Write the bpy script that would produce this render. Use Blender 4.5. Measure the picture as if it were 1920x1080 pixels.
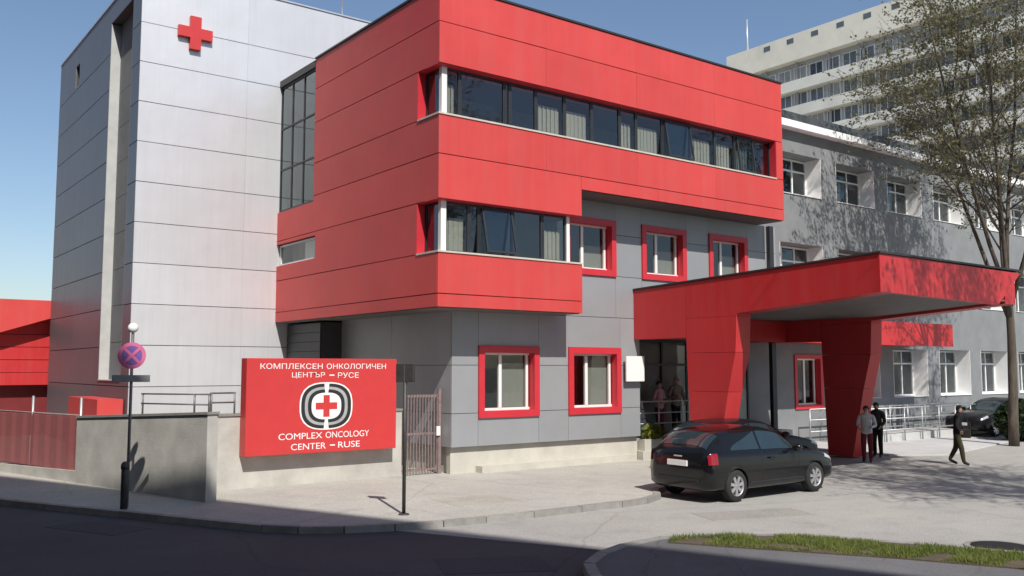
import bpy, bmesh, math, random
from mathutils import Vector, Matrix, Euler, Quaternion
random.seed(7)
R = math.radians
sc = bpy.context.scene
for o in list(bpy.data.objects): bpy.data.objects.remove(o)
COL = sc.collection

# ------------------------------------------------------------------ camera, sky, sun, exposure
cam = bpy.data.cameras.new('camera'); cam_o = bpy.data.objects.new('camera', cam); COL.objects.link(cam_o)
cam.sensor_width = 36; cam.lens = 32.36; cam.clip_start = 0.1; cam.clip_end = 5000
cam_o.location = (0, 0, 2.65); cam_o.rotation_euler = (R(90 + 4.967), 0, R(52.994 - 90))
sc.camera = cam_o
SUN_EL = R(47); SUN_H = Vector((0.29, 0.957, 0)).normalized()       # way the light travels over the ground
world = bpy.data.worlds.new('World'); sc.world = world; world.use_nodes = True
wn = world.node_tree.nodes; wl = world.node_tree.links
sky = wn.new('ShaderNodeTexSky'); sky.sky_type = 'NISHITA'; sky.sun_disc = False
sky.sun_elevation = SUN_EL; sky.sun_rotation = math.atan2(-SUN_H.x, -SUN_H.y)
sky.altitude = 50; sky.air_density = 1.0; sky.dust_density = 0.9; sky.ozone_density = 2.0
wl.new(sky.outputs[0], wn['Background'].inputs[0]); wn['Background'].inputs[1].default_value = 0.105
sl = bpy.data.lights.new('sun', 'SUN'); sl.energy = 4.5; sl.angle = R(0.5); sl.color = (1, 0.955, 0.89)
so = bpy.data.objects.new('sun', sl); COL.objects.link(so); so.location = (-10, -20, 40)
ld = Vector((SUN_H.x * math.cos(SUN_EL), SUN_H.y * math.cos(SUN_EL), -math.sin(SUN_EL)))
so.rotation_euler = ld.to_track_quat('-Z', 'Y').to_euler()
sc.view_settings.view_transform = 'Standard'; sc.view_settings.look = 'None'
sc.view_settings.exposure = 0.2; sc.view_settings.gamma = 1

# ------------------------------------------------------------------ materials
def mat(name, col, rough=0.6, metal=0.0, var=0.12, scale=3.0, bump=0.0, bscale=60.0, spec=0.5, rnd=0.0, coat=0.0, col2=None, stretch=None):
    m = bpy.data.materials.new(name); m.use_nodes = True
    nt = m.node_tree; N = nt.nodes; L = nt.links; p = N['Principled BSDF']
    p.inputs['Roughness'].default_value = rough; p.inputs['Metallic'].default_value = metal
    p.inputs['Specular IOR Level'].default_value = spec; p.inputs['Coat Weight'].default_value = coat
    p.inputs['Coat Roughness'].default_value = 0.06
    geo = N.new('ShaderNodeNewGeometry'); src = geo.outputs['Position']
    if stretch:
        mp = N.new('ShaderNodeMapping'); mp.inputs['Scale'].default_value = stretch; L.new(src, mp.inputs[0]); src = mp.outputs[0]
    nz = N.new('ShaderNodeTexNoise'); nz.inputs['Scale'].default_value = scale; nz.inputs['Detail'].default_value = 6; nz.inputs['Roughness'].default_value = 0.62
    L.new(src, nz.inputs['Vector'])
    mx = N.new('ShaderNodeMix'); mx.data_type = 'RGBA'
    c2 = col2 if col2 else tuple(c * (1 - var) for c in col); c1 = col if col2 else tuple(min(1, c * (1 + var)) for c in col)
    mr = N.new('ShaderNodeMapRange'); mr.inputs[1].default_value = 0.32; mr.inputs[2].default_value = 0.68
    L.new(nz.outputs[0], mr.inputs[0]); L.new(mr.outputs[0], mx.inputs[0])
    mx.inputs[6].default_value = (*c1, 1); mx.inputs[7].default_value = (*c2, 1)
    out = mx.outputs[2]
    if rnd:
        oi = N.new('ShaderNodeObjectInfo'); hs = N.new('ShaderNodeHueSaturation'); m2 = N.new('ShaderNodeMapRange')
        m2.inputs[3].default_value = 1 - rnd; m2.inputs[4].default_value = 1 + rnd
        L.new(oi.outputs['Random'], m2.inputs[0]); L.new(m2.outputs[0], hs.inputs['Value']); L.new(out, hs.inputs['Color']); out = hs.outputs[0]
    L.new(out, p.inputs['Base Color'])
    if bump:
        n2 = N.new('ShaderNodeTexNoise'); n2.inputs['Scale'].default_value = bscale; n2.inputs['Detail'].default_value = 5
        L.new(src, n2.inputs['Vector']); b = N.new('ShaderNodeBump'); b.inputs['Strength'].default_value = bump; b.inputs['Distance'].default_value = 0.02
        L.new(n2.outputs[0], b.inputs['Height']); L.new(b.outputs[0], p.inputs['Normal'])
    return m

def weather(m, amt=0.10, warp=0.22, scale=1.0):
    """dusty run-off streaks and the slight warp of thin sheet panels"""
    nt = m.node_tree; N = nt.nodes; L = nt.links; p = N['Principled BSDF']; base = p.inputs['Base Color'].links[0].from_socket
    geo = N.new('ShaderNodeNewGeometry'); mp = N.new('ShaderNodeMapping'); mp.inputs['Scale'].default_value = (2.6 * scale, 2.6 * scale, 0.16 * scale); L.new(geo.outputs['Position'], mp.inputs[0])
    n = N.new('ShaderNodeTexNoise'); n.inputs['Scale'].default_value = 1.6; n.inputs['Detail'].default_value = 7; n.inputs['Roughness'].default_value = 0.7; L.new(mp.outputs[0], n.inputs[0])
    mr = N.new('ShaderNodeMapRange'); mr.inputs[1].default_value = 0.42; mr.inputs[2].default_value = 0.75; mr.inputs[3].default_value = 0; mr.inputs[4].default_value = amt; L.new(n.outputs[0], mr.inputs[0])
    mx = N.new('ShaderNodeMix'); mx.data_type = 'RGBA'; L.new(mr.outputs[0], mx.inputs[0]); L.new(base, mx.inputs[6]); mx.inputs[7].default_value = (0.30, 0.27, 0.23, 1); L.new(mx.outputs[2], p.inputs['Base Color'])
    r = N.new('ShaderNodeMapRange'); r.inputs[3].default_value = p.inputs['Roughness'].default_value - .05; r.inputs[4].default_value = p.inputs['Roughness'].default_value + .14; L.new(n.outputs[0], r.inputs[0]); L.new(r.outputs[0], p.inputs['Roughness'])
    w = N.new('ShaderNodeTexNoise'); w.inputs['Scale'].default_value = 0.9; w.inputs['Detail'].default_value = 2; L.new(geo.outputs['Position'], w.inputs[0])
    b = N.new('ShaderNodeBump'); b.inputs['Strength'].default_value = warp; b.inputs['Distance'].default_value = 0.06; L.new(w.outputs[0], b.inputs['Height']); L.new(b.outputs[0], p.inputs['Normal'])
    return m

def pave(name, c1, c2, c3, crack=0.35, cscale=0.28, rough=0.85):
    """worn asphalt or concrete: large stains, fine aggregate, cracks"""
    m = mat(name, c1, rough, 0, 0, 0.35, 0.5, 90, 0.3, col2=c2)
    nt = m.node_tree; N = nt.nodes; L = nt.links; p = N['Principled BSDF']
    base = p.inputs['Base Color'].links[0].from_socket
    geo = N.new('ShaderNodeNewGeometry')
    n = N.new('ShaderNodeTexNoise'); n.inputs['Scale'].default_value = 45; n.inputs['Detail'].default_value = 3; L.new(geo.outputs['Position'], n.inputs[0])
    mr = N.new('ShaderNodeMapRange'); mr.inputs[1].default_value = 0.3; mr.inputs[2].default_value = 0.7; mr.inputs[3].default_value = 0.78; mr.inputs[4].default_value = 1.2
    L.new(n.outputs[0], mr.inputs[0])
    mul = N.new('ShaderNodeMix'); mul.data_type = 'RGBA'; mul.blend_type = 'MULTIPLY'; mul.inputs[0].default_value = 1
    L.new(base, mul.inputs[6]); L.new(mr.outputs[0], mul.inputs[7])
    sn = N.new('ShaderNodeTexNoise'); sn.inputs['Scale'].default_value = 1.5; sn.inputs['Detail'].default_value = 8; sn.inputs['Roughness'].default_value = 0.7; L.new(geo.outputs['Position'], sn.inputs[0])
    sr = N.new('ShaderNodeMapRange'); sr.inputs[1].default_value = 0.5; sr.inputs[2].default_value = 0.72; sr.inputs[3].default_value = 1.0; sr.inputs[4].default_value = 0.84; L.new(sn.outputs[0], sr.inputs[0])
    m2 = N.new('ShaderNodeMix'); m2.data_type = 'RGBA'; m2.blend_type = 'MULTIPLY'; m2.inputs[0].default_value = 1; L.new(mul.outputs[2], m2.inputs[6]); L.new(sr.outputs[0], m2.inputs[7]); mul = m2
    nd = N.new('ShaderNodeTexNoise'); nd.inputs['Scale'].default_value = 1.1; nd.inputs['Detail'].default_value = 4; L.new(geo.outputs['Position'], nd.inputs[0])
    ad = N.new('ShaderNodeMix'); ad.data_type = 'VECTOR'; ad.inputs[0].default_value = 0.28; L.new(geo.outputs['Position'], ad.inputs[4]); L.new(nd.outputs['Color'], ad.inputs[5])
    v = N.new('ShaderNodeTexVoronoi'); v.feature = 'DISTANCE_TO_EDGE'; v.inputs['Scale'].default_value = cscale; L.new(ad.outputs[1], v.inputs[0])
    cr = N.new('ShaderNodeMapRange'); cr.inputs[1].default_value = 0.0; cr.inputs[2].default_value = 0.006; cr.inputs[3].default_value = crack; cr.inputs[4].default_value = 0
    L.new(v.outputs[0], cr.inputs[0])
    m3 = N.new('ShaderNodeMix'); m3.data_type = 'RGBA'; L.new(cr.outputs[0], m3.inputs[0]); L.new(mul.outputs[2], m3.inputs[6]); m3.inputs[7].default_value = (*c3, 1)
    L.new(m3.outputs[2], p.inputs['Base Color'])
    return m

def glass(name, tint=(0.45, 0.5, 0.5), refl=1.0, rough=0.02):
    m = bpy.data.materials.new(name); m.use_nodes = True; nt = m.node_tree; N = nt.nodes; L = nt.links
    N.remove(N['Principled BSDF']); out = N['Material Output']
    t = N.new('ShaderNodeBsdfTransparent'); t.inputs[0].default_value = (*tint, 1)
    g = N.new('ShaderNodeBsdfGlossy'); g.inputs[0].default_value = (0.85, 0.92, 0.95, 1); g.inputs['Roughness'].default_value = rough
    f = N.new('ShaderNodeFresnel'); f.inputs[0].default_value = 1.52
    k = N.new('ShaderNodeMath'); k.operation = 'MULTIPLY_ADD'; k.inputs[1].default_value = refl; k.inputs[2].default_value = 0.05; k.use_clamp = True
    geo = N.new('ShaderNodeNewGeometry'); nz = N.new('ShaderNodeTexNoise'); nz.inputs['Scale'].default_value = 1.3; L.new(geo.outputs['Position'], nz.inputs[0])
    b = N.new('ShaderNodeBump'); b.inputs['Strength'].default_value = 0.08; b.inputs['Distance'].default_value = 0.03; L.new(nz.outputs[0], b.inputs['Height']); L.new(b.outputs[0], g.inputs['Normal'])
    mx = N.new('ShaderNodeMixShader'); inv_ = N.new('ShaderNodeMath'); inv_.operation = 'SUBTRACT'; inv_.inputs[0].default_value = 1; L.new(geo.outputs['Backfacing'], inv_.inputs[1]); fr_ = N.new('ShaderNodeMath'); fr_.operation = 'MULTIPLY'; L.new(f.outputs[0], k.inputs[0]); L.new(k.outputs[0], fr_.inputs[0]); L.new(inv_.outputs[0], fr_.inputs[1]); L.new(fr_.outputs[0], mx.inputs[0]); L.new(t.outputs[0], mx.inputs[1]); L.new(g.outputs[0], mx.inputs[2]); L.new(mx.outputs[0], out.inputs[0])
    return m

M = {}
M['red'] = mat('red_panel', (0.58, 0.06, 0.056), 0.46, 0, 0.05, 0.7, 0.06, 1.2, 0.4, rnd=0.04)
M['redframe'] = mat('red_frame_paint', (0.56, 0.03, 0.045), 0.4, 0, 0.06)
M['redbeam'] = mat('canopy_red', (0.50, 0.024, 0.028), 0.42, 0, 0.06, 0.8, 0.05, 1.5, rnd=0.03)
M['reddark'] = mat('joint_dark_red', (0.16, 0.012, 0.014), 0.7)
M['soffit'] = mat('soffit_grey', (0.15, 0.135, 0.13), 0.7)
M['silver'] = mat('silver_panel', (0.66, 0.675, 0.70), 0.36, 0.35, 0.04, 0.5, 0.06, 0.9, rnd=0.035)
M['silverside'] = mat('dark_side_panel', (0.17, 0.18, 0.20), 0.4, 0.3, 0.05, 0.5, 0.06, 0.9, rnd=0.05)  # darker grey than the front panels, used on the tower's side face
M['grey'] = mat('grey_panel', (0.31, 0.32, 0.335), 0.42, 0.15, 0.05, 0.8, 0.05, 1.2, rnd=0.04)
M['jamb'] = mat('recess_jamb', (0.46, 0.47, 0.46), 0.6, 0, 0.1, 2)
M['joint'] = mat('joint_dark', (0.06, 0.06, 0.065), 0.8)
M['oldwall'] = mat('old_wing_render', (0.20, 0.21, 0.215), 0.85, 0, 0.12, 1.2, 0.25, 50)
for k_, a_, w_ in (('red', .10, .3), ('redbeam', .07, .25), ('silver', .16, .3), ('silverside', .12, .3), ('grey', .14, .3)): weather(M[k_], a_, w_)
M['whiteplaster'] = mat('white_plaster', (0.86, 0.86, 0.85), 0.8, 0, 0.05)
M['whitepvc'] = mat('white_pvc', (0.78, 0.78, 0.76), 0.4, 0, 0.03)
M['alu'] = mat('aluminium', (0.62, 0.63, 0.64), 0.35, 0.6, 0.05)
M['darkframe'] = mat('dark_frame', (0.035, 0.037, 0.042), 0.45, 0.2)
M['interior'] = mat('interior_wall', (0.36, 0.35, 0.33), 0.9)
M['blind'] = mat('beige_blind', (0.36, 0.325, 0.27), 0.9, 0, 0.1, 9, stretch=(9, 9, 0.4))
M['blind2'] = mat('grey_blind', (0.26, 0.25, 0.22), 0.9, 0, 0.1, 9, stretch=(9, 9, 0.4))
M['sill'] = mat('metal_sill', (0.62, 0.56, 0.48), 0.5, 0.2)
M['coping'] = mat('dark_coping', (0.045, 0.042, 0.042), 0.5, 0.3)
M['concrete'] = mat('concrete_wall', (0.45, 0.435, 0.395), 0.9, 0, 0.16, 1.4, 0.35, 40, 0.3)
M['concrete2'] = mat('concrete_cap', (0.23, 0.22, 0.2), 0.9, 0, 0.12, 3)
M['plinth'] = mat('plinth_concrete', (0.50, 0.48, 0.42), 0.9, 0, 0.1, 1.6, 0.3, 45)
M['signred'] = mat('sign_red', (0.56, 0.04, 0.04), 0.4, 0, 0.04)
M['signwhite'] = mat('sign_white', (0.83, 0.82, 0.8), 0.5, 0, 0.03)
M['signblack'] = mat('sign_black', (0.02, 0.02, 0.022), 0.5)
M['signgrey'] = mat('sign_grey', (0.36, 0.37, 0.37), 0.5)
M['signblue'] = mat('sign_blue', (0.16, 0.10, 0.33), 0.4)
M['signpink'] = mat('sign_faded_red', (0.60, 0.14, 0.28), 0.45)
M['steel'] = mat('grey_steel', (0.20, 0.20, 0.20), 0.5, 0.5, 0.15, 8)
M['darksteel'] = mat('dark_painted_steel', (0.06, 0.055, 0.052), 0.5, 0.2, 0.2, 8)
M['rail'] = mat('galvanised_rail', (0.42, 0.43, 0.43), 0.45, 0.6)
M['gatered'] = mat('rust_red_paint', (0.23, 0.165, 0.16), 0.6, 0, 0.2, 9)
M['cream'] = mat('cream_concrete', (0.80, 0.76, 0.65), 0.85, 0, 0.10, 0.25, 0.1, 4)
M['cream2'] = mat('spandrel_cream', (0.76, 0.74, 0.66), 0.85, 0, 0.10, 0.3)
M['hrrecess'] = mat('hazed_recess', (0.40, 0.41, 0.42), 0.85, 0, 0.1, 0.3)  # lightened to paint distance haze into the high-rise recesses
M['roofdark'] = mat('dark_roof_sheet', (0.10, 0.11, 0.115), 0.55, 0.3, 0.12, 2)
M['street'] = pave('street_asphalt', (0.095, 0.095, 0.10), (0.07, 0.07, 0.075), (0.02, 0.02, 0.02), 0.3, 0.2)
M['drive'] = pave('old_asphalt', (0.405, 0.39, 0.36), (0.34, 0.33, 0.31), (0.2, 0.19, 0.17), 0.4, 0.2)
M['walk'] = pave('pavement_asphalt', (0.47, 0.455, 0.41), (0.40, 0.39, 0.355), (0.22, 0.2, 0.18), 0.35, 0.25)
M['patch'] = pave('patch_asphalt', (0.075, 0.075, 0.08), (0.06, 0.06, 0.064), (0.03, 0.03, 0.03), .2, .6)
M['patch2'] = pave('patch_old_asphalt', (0.34, 0.325, 0.30), (0.30, 0.285, 0.26), (0.12, 0.11, 0.1), .3, .5)
M['patch3'] = pave('patch_pavement', (0.43, 0.41, 0.35), (0.38, 0.36, 0.31), (0.16, 0.15, 0.13), .3, .6)
M['kerb'] = mat('kerb_concrete', (0.27, 0.26, 0.24), 0.9, 0, 0.15, 5, 0.3, 60, rnd=0.12)
M['slab'] = pave('forecourt_concrete', (0.55, 0.55, 0.54), (0.47, 0.47, 0.46), (0.2, 0.2, 0.19), 0.4, 0.4)
M['ground'] = mat('ground_soil', (0.17, 0.16, 0.13), 0.95, 0, 0.25, 0.15)
M['islandpave'] = pave('island_asphalt', (0.16, 0.16, 0.165), (0.12, 0.12, 0.125), (0.05, 0.05, 0.05), 0.4, 0.5)
M['soil'] = mat('soil', (0.09, 0.07, 0.045), 0.95, 0, 0.3, 4, 0.5, 30)
M['iron'] = mat('cast_iron', (0.025, 0.025, 0.027), 0.5, 0.6, 0.2, 20)
M['bark'] = mat('bark', (0.10, 0.085, 0.068), 0.95, 0, 0.35, 9, 0.8, 30, 0.2, stretch=(1, 1, 0.25))
M['glass'] = glass('window_glass', (0.88, 0.91, 0.90), 0.9)
M['glassdark'] = glass('tinted_glass', (0.80, 0.84, 0.84), 1.2)
M['hrglass'] = mat('hazed_window', (0.13, 0.145, 0.16), 0.12, 0, 0.3, 0.4)  # paler than the glass itself: distance haze put into the colour
M['hrglass2'] = mat('curtained_window', (0.30, 0.30, 0.29), 0.3, 0, 0.3, 0.4)
M['hrglass3'] = mat('black_window', (0.05, 0.06, 0.07), 0.1, 0, 0.3, 0.4)
M['glassgreen'] = glass('green_stair_glass', (0.5, 0.58, 0.55), 1.4, 0.05)

def leafmat(name, c1, c2, tr=0.35):
    m = bpy.data.materials.new(name); m.use_nodes = True; nt = m.node_tree; N = nt.nodes; L = nt.links
    p = N['Principled BSDF']; p.inputs['Roughness'].default_value = 0.6; p.inputs['Specular IOR Level'].default_value = 0.25
    g = N.new('ShaderNodeNewGeometry'); n = N.new('ShaderNodeTexNoise'); n.inputs['Scale'].default_value = 2.6; L.new(g.outputs['Position'], n.inputs[0])
    ad = N.new('ShaderNodeMath'); ad.operation = 'MULTIPLY_ADD'; ad.inputs[1].default_value = 0.6; L.new(g.outputs['Random Per Island'], ad.inputs[0])
    sb = N.new('ShaderNodeMath'); sb.operation = 'SUBTRACT'; sb.inputs[1].default_value = 0.25; L.new(n.outputs[0], sb.inputs[0]); L.new(sb.outputs[0], ad.inputs[2])
    mx = N.new('ShaderNodeMix'); mx.data_type = 'RGBA'; L.new(ad.outputs[0], mx.inputs[0]); mx.inputs[6].default_value = (*c1, 1); mx.inputs[7].default_value = (*c2, 1)
    L.new(mx.outputs[2], p.inputs['Base Color'])
    t = N.new('ShaderNodeBsdfTranslucent'); L.new(mx.outputs[2], t.inputs[0]); ms = N.new('ShaderNodeMixShader'); ms.inputs[0].default_value = tr
    L.new(p.outputs[0], ms.inputs[1]); L.new(t.outputs[0], ms.inputs[2]); L.new(ms.outputs[0], N['Material Output'].inputs[0])
    return m
M['leaf'] = leafmat('spring_leaf', (0.25, 0.225, 0.12), (0.15, 0.15, 0.075), .45)
M['grass'] = leafmat('grass_blade', (0.27, 0.28, 0.08), (0.10, 0.16, 0.03))
M['shrub'] = leafmat('shrub_leaf', (0.035, 0.055, 0.022), (0.02, 0.035, 0.015))
M['yellowplant'] = leafmat('yellow_green_leaf', (0.26, 0.25, 0.05), (0.09, 0.14, 0.03))

# ------------------------------------------------------------------ helpers
def put(o, **kw):
    for k, v in kw.items():
        if v is not None: o[{'cat': 'category'}.get(k, k)] = v
    return o
def thing(name, label, cat, loc=(0, 0, 0), rz=0, group=None, kind=None):
    o = bpy.data.objects.new(name, None); COL.objects.link(o); o.location = loc; o.rotation_euler = (0, 0, rz); o.empty_display_size = 0.3
    return put(o, label=label, cat=cat, group=group, kind=kind)
class MB:
    """collects shapes; build() links them as one mesh object"""
    def __init__(s): s.v = []; s.f = []; s.m = []; s.cur = 0; s.sm = []
    def add(s, vs, fs, smooth=False):
        b = len(s.v); s.v += [tuple(v) for v in vs]; s.f += [tuple(b + i for i in f) for f in fs]; s.m += [s.cur] * len(fs); s.sm += [smooth] * len(fs); return s
    def box(s, a, b):
        (x0, y0, z0), (x1, y1, z1) = a, b
        return s.add([(x0, y0, z0), (x1, y0, z0), (x1, y1, z0), (x0, y1, z0), (x0, y0, z1), (x1, y0, z1), (x1, y1, z1), (x0, y1, z1)],
              [(0, 3, 2, 1), (4, 5, 6, 7), (0, 1, 5, 4), (1, 2, 6, 5), (2, 3, 7, 6), (3, 0, 4, 7)])
    def prism(s, poly, z0, z1):
        """vertical extrusion of an xy polygon (counter-clockwise)"""
        n = len(poly); zz0 = z0 if isinstance(z0, (list, tuple)) else [z0] * n; zz1 = z1 if isinstance(z1, (list, tuple)) else [z1] * n
        vs = [(p[0], p[1], zz0[i]) for i, p in enumerate(poly)] + [(p[0], p[1], zz1[i]) for i, p in enumerate(poly)]
        return s.add(vs, [tuple(reversed(range(n))), tuple(range(n, 2 * n))] + [(i, (i + 1) % n, n + (i + 1) % n, n + i) for i in range(n)])
    def extr(s, poly, d):
        """extrude a planar 3d polygon by vector d"""
        n = len(poly); d = Vector(d); vs = [Vector(p) for p in poly]; vs = vs + [p + d for p in vs]
        return s.add(vs, [tuple(range(n)), tuple(reversed(range(n, 2 * n)))] + [(i, n + i, n + (i + 1) % n, (i + 1) % n) for i in range(n)])
    def tube(s, pts, rad, n=8, smooth=True):
        pts = [Vector(p) for p in pts]; rad = rad if isinstance(rad, (list, tuple)) else [rad] * len(pts); vs = []; fs = []
        prev = None
        for i, p in enumerate(pts):
            t = (pts[min(i + 1, len(pts) - 1)] - pts[max(i - 1, 0)]).normalized()
            a = t.cross(Vector((0, 0, 1))) if abs(t.z) < 0.95 else t.cross(Vector((0, 1, 0)))
            if prev is not None:
                q = prev - t * prev.dot(t)
                if q.length > 1e-4: a = q
            a.normalize(); prev = a; b = t.cross(a)
            for k in range(n):
                w = 2 * math.pi * k / n; vs.append(p + (a * math.cos(w) + b * math.sin(w)) * rad[i])
        for i in range(len(pts) - 1):
            for k in range(n): fs.append((i * n + k, i * n + (k + 1) % n, (i + 1) * n + (k + 1) % n, (i + 1) * n + k))
        s.add(vs, fs, smooth); b = len(s.v) - len(vs)
        for r, rev in ((range(n), True), (range((len(pts) - 1) * n, len(pts) * n), False)):
            f = [b + i for i in r]; s.f.append(tuple(reversed(f)) if rev else tuple(f)); s.m.append(s.cur); s.sm.append(False)
        return s
    def lathe(s, prof, c=(0, 0, 0), axis='z', n=24, smooth=True):
        vs = []; fs = []
        for (r, h) in prof:
            for k in range(n):
                w = 2 * math.pi * k / n; a, b = r * math.cos(w), r * math.sin(w)
                v = (a, b, h) if axis == 'z' else ((a, h, b) if axis == 'y' else (h, a, b)); vs.append((c[0] + v[0], c[1] + v[1], c[2] + v[2]))
        for i in range(len(prof) - 1):
            for k in range(n): fs.append((i * n + k, i * n + (k + 1) % n, (i + 1) * n + (k + 1) % n, (i + 1) * n + k))
        return s.add(vs, fs, smooth)
    def mesh(s, name, mats):
        me = bpy.data.meshes.new(name); me.from_pydata(s.v, [], s.f); me.update()
        for m in (mats if isinstance(mats, (list, tuple)) else [mats]): me.materials.append(m)
        me.polygons.foreach_set('material_index', s.m); me.polygons.foreach_set('use_smooth', s.sm)
        return me
    def build(s, name, mats, parent=None, fix=True, **kw):
        me = s.mesh(name, mats)
        if fix:
            bm = bmesh.new(); bm.from_mesh(me); bmesh.ops.recalc_face_normals(bm, faces=bm.faces); bm.to_mesh(me); bm.free()
        o = bpy.data.objects.new(name, me); COL.objects.link(o); o.parent = parent
        return put(o, **kw)
def box(name, m, a, b, parent=None, bevel=0.0, **kw):
    o = MB().box(a, b).build(name, m, parent, **kw)
    if bevel:
        md = o.modifiers.new('bevel', 'BEVEL'); md.width = bevel; md.segments = 2
    return o
_unit = {}
def piece(name, mk, a, b, parent, tilt=0.0):
    """one panel: a shared bevelled unit cube scaled to fill the box a-b"""
    if mk not in _unit:
        _unit[mk] = MB().box((-.5, -.5, -.5), (.5, .5, .5)).mesh('piece_' + mk, M[mk])
    o = bpy.data.objects.new(name, _unit[mk]); COL.objects.link(o); o.parent = parent
    o.location = [(p + q) / 2 for p, q in zip(a, b)]; o.scale = [abs(q - p) for p, q in zip(a, b)]
    if tilt: o.rotation_euler = [random.uniform(-tilt, tilt) for _ in range(3)]
    return o
def copy_tree(o, parent=None):
    c = o.copy(); COL.objects.link(c); c.parent = parent
    for ch in o.children: copy_tree(ch, c)
    return c
def cut(u0, u1, z0, z1, ops):
    """rectangles left of a wall strip after taking the openings (ua,ub,za,zb) out"""
    us = sorted({u0, u1} | {min(max(u, u0), u1) for o in ops if o[2] < z1 - 1e-6 and o[3] > z0 + 1e-6 for u in o[:2]})
    out = []
    for a, b in zip(us, us[1:]):
        if b - a < 1e-4: continue
        m = (a + b) / 2; zs = [(z0, z1)]
        for o in ops:
            if o[0] < m < o[1]:
                n = []
                for (p, q) in zs:
                    if o[3] <= p or o[2] >= q: n.append((p, q)); continue
                    if o[2] > p + 1e-4: n.append((p, o[2]))
                    if o[3] < q - 1e-4: n.append((o[3], q))
                zs = n
        out += [(a, b, p, q) for p, q in zs]
    return out
def clad(mk, parent, axis, pos, u0, u1, rows, ops=(), length=3.2, gap=0.022, th=0.03, name='panel', tilt=0.0012, vgap=0.006):
    """panels on the plane axis=pos facing minus axis: rows of long cassettes with open joints"""
    for z0, z1 in zip(rows, rows[1:]):
        for (a, b, p, q) in cut(u0, u1, z0, z1, ops):
            n = max(1, round((b - a) / length))
            for i in range(n):
                ua, ub = a + (b - a) * i / n + vgap / 2, a + (b - a) * (i + 1) / n - vgap / 2
                za, zb = p + gap / 2, q - gap / 2
                if axis == 'y': piece(name, mk, (ua, pos, za), (ub, pos + th, zb), parent, tilt)
                else: piece(name, mk, (pos, ua, za), (pos + th, ub, zb), parent, tilt)
def wallcore(mb, axis, pos, th, u0, u1, z0, z1, ops=()):
    for (a, b, p, q) in cut(u0, u1, z0, z1, ops):
        if axis == 'y': mb.box((a, pos, p), (b, pos + th, q))
        else: mb.box((pos, a, p), (pos + th, b, q))
def frame_bars(x0, x1, z0, z1, y, d, w, mull=(), trans=()):
    """rectangular window frame in the xz plane with mullions at x and transoms at z"""
    m = MB(); m.box((x0, y, z0), (x1, y + d, z0 + w)).box((x0, y, z1 - w), (x1, y + d, z1))
    m.box((x0, y, z0 + w), (x0 + w, y + d, z1 - w)).box((x1 - w, y, z0 + w), (x1, y + d, z1 - w))
    for x in mull: m.box((x - w / 2, y + 0.003, z0 + w), (x + w / 2, y + d - 0.003, z1 - w))
    for z in trans: m.box((x0 + w, y + 0.006, z - w / 2), (x1 - w, y + d - 0.006, z + w / 2))
    return m

# ------------------------------------------------------------------ ground, street, pavements
ST = Vector((0.441, -0.897, 0)); SN = Vector((-0.897, -0.441, 0))          # along the street, across it towards the viewer
put(MB().box((-2500, -2500, -0.6), (2500, 2500, -0.03)).build('ground', M['ground']), kind='structure')
def along(p0, t, n=0): return (p0[0] + ST.x * t + SN.x * n, p0[1] + ST.y * t + SN.y * n)
K0 = (5.87, 14.72)
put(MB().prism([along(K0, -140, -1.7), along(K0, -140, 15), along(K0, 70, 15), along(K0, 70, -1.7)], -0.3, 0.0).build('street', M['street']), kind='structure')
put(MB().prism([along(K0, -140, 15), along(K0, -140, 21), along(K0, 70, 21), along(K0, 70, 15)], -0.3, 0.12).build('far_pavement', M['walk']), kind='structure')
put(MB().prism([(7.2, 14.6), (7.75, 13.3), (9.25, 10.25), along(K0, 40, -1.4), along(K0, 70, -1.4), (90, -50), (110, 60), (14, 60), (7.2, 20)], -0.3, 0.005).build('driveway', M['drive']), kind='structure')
# pavement in front of the building
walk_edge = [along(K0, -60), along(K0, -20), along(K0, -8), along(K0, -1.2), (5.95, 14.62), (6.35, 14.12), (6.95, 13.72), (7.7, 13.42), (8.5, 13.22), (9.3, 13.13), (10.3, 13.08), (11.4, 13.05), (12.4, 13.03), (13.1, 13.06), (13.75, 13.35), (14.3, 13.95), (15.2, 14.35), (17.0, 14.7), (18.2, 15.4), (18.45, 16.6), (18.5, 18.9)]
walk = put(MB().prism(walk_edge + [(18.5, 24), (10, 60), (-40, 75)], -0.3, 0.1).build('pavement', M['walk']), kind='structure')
put(MB().prism([(26.0, 15.6), (27.6, 14.6), (40, 17.0), (44, 20.3), (26, 20.3)], -0.3, 0.04).build('forecourt', M['slab']), kind='structure')
def kerb_run(pts, parent, top, w=0.14, step=0.98, name='kerb_stone', low=None):
    pts = [Vector((p[0], p[1], 0)) for p in pts]; d = 0; segs = []
    for a, b in zip(pts, pts[1:]):
        L = (b - a).length; n = max(1, round(L / step))
        for i in range(n): segs.append((a.lerp(b, i / n), a.lerp(b, (i + 1) / n)))
    me = _unit.setdefault('kerb', None)
    if me is None:
        m = MB(); m.prism([(-.5, -.5), (.5, -.5), (.5, .5), (-.5, .5)], -.5, .5); me = _unit['kerb'] = m.mesh('kerb_stone', M['kerb'])
    for a, b in segs:
        c = (a + b) / 2; o = bpy.data.objects.new(name, me); COL.objects.link(o); o.parent = parent
        h = top + random.uniform(-0.004, 0.006) + 0.2
        o.location = (c.x, c.y, -0.2 + h / 2); o.scale = ((b - a).length - 0.012, w, h); o.rotation_euler = (0, 0, math.atan2(b.y - a.y, b.x - a.x))
kerb_run(walk_edge[1:18], walk, 0.112)
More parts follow.
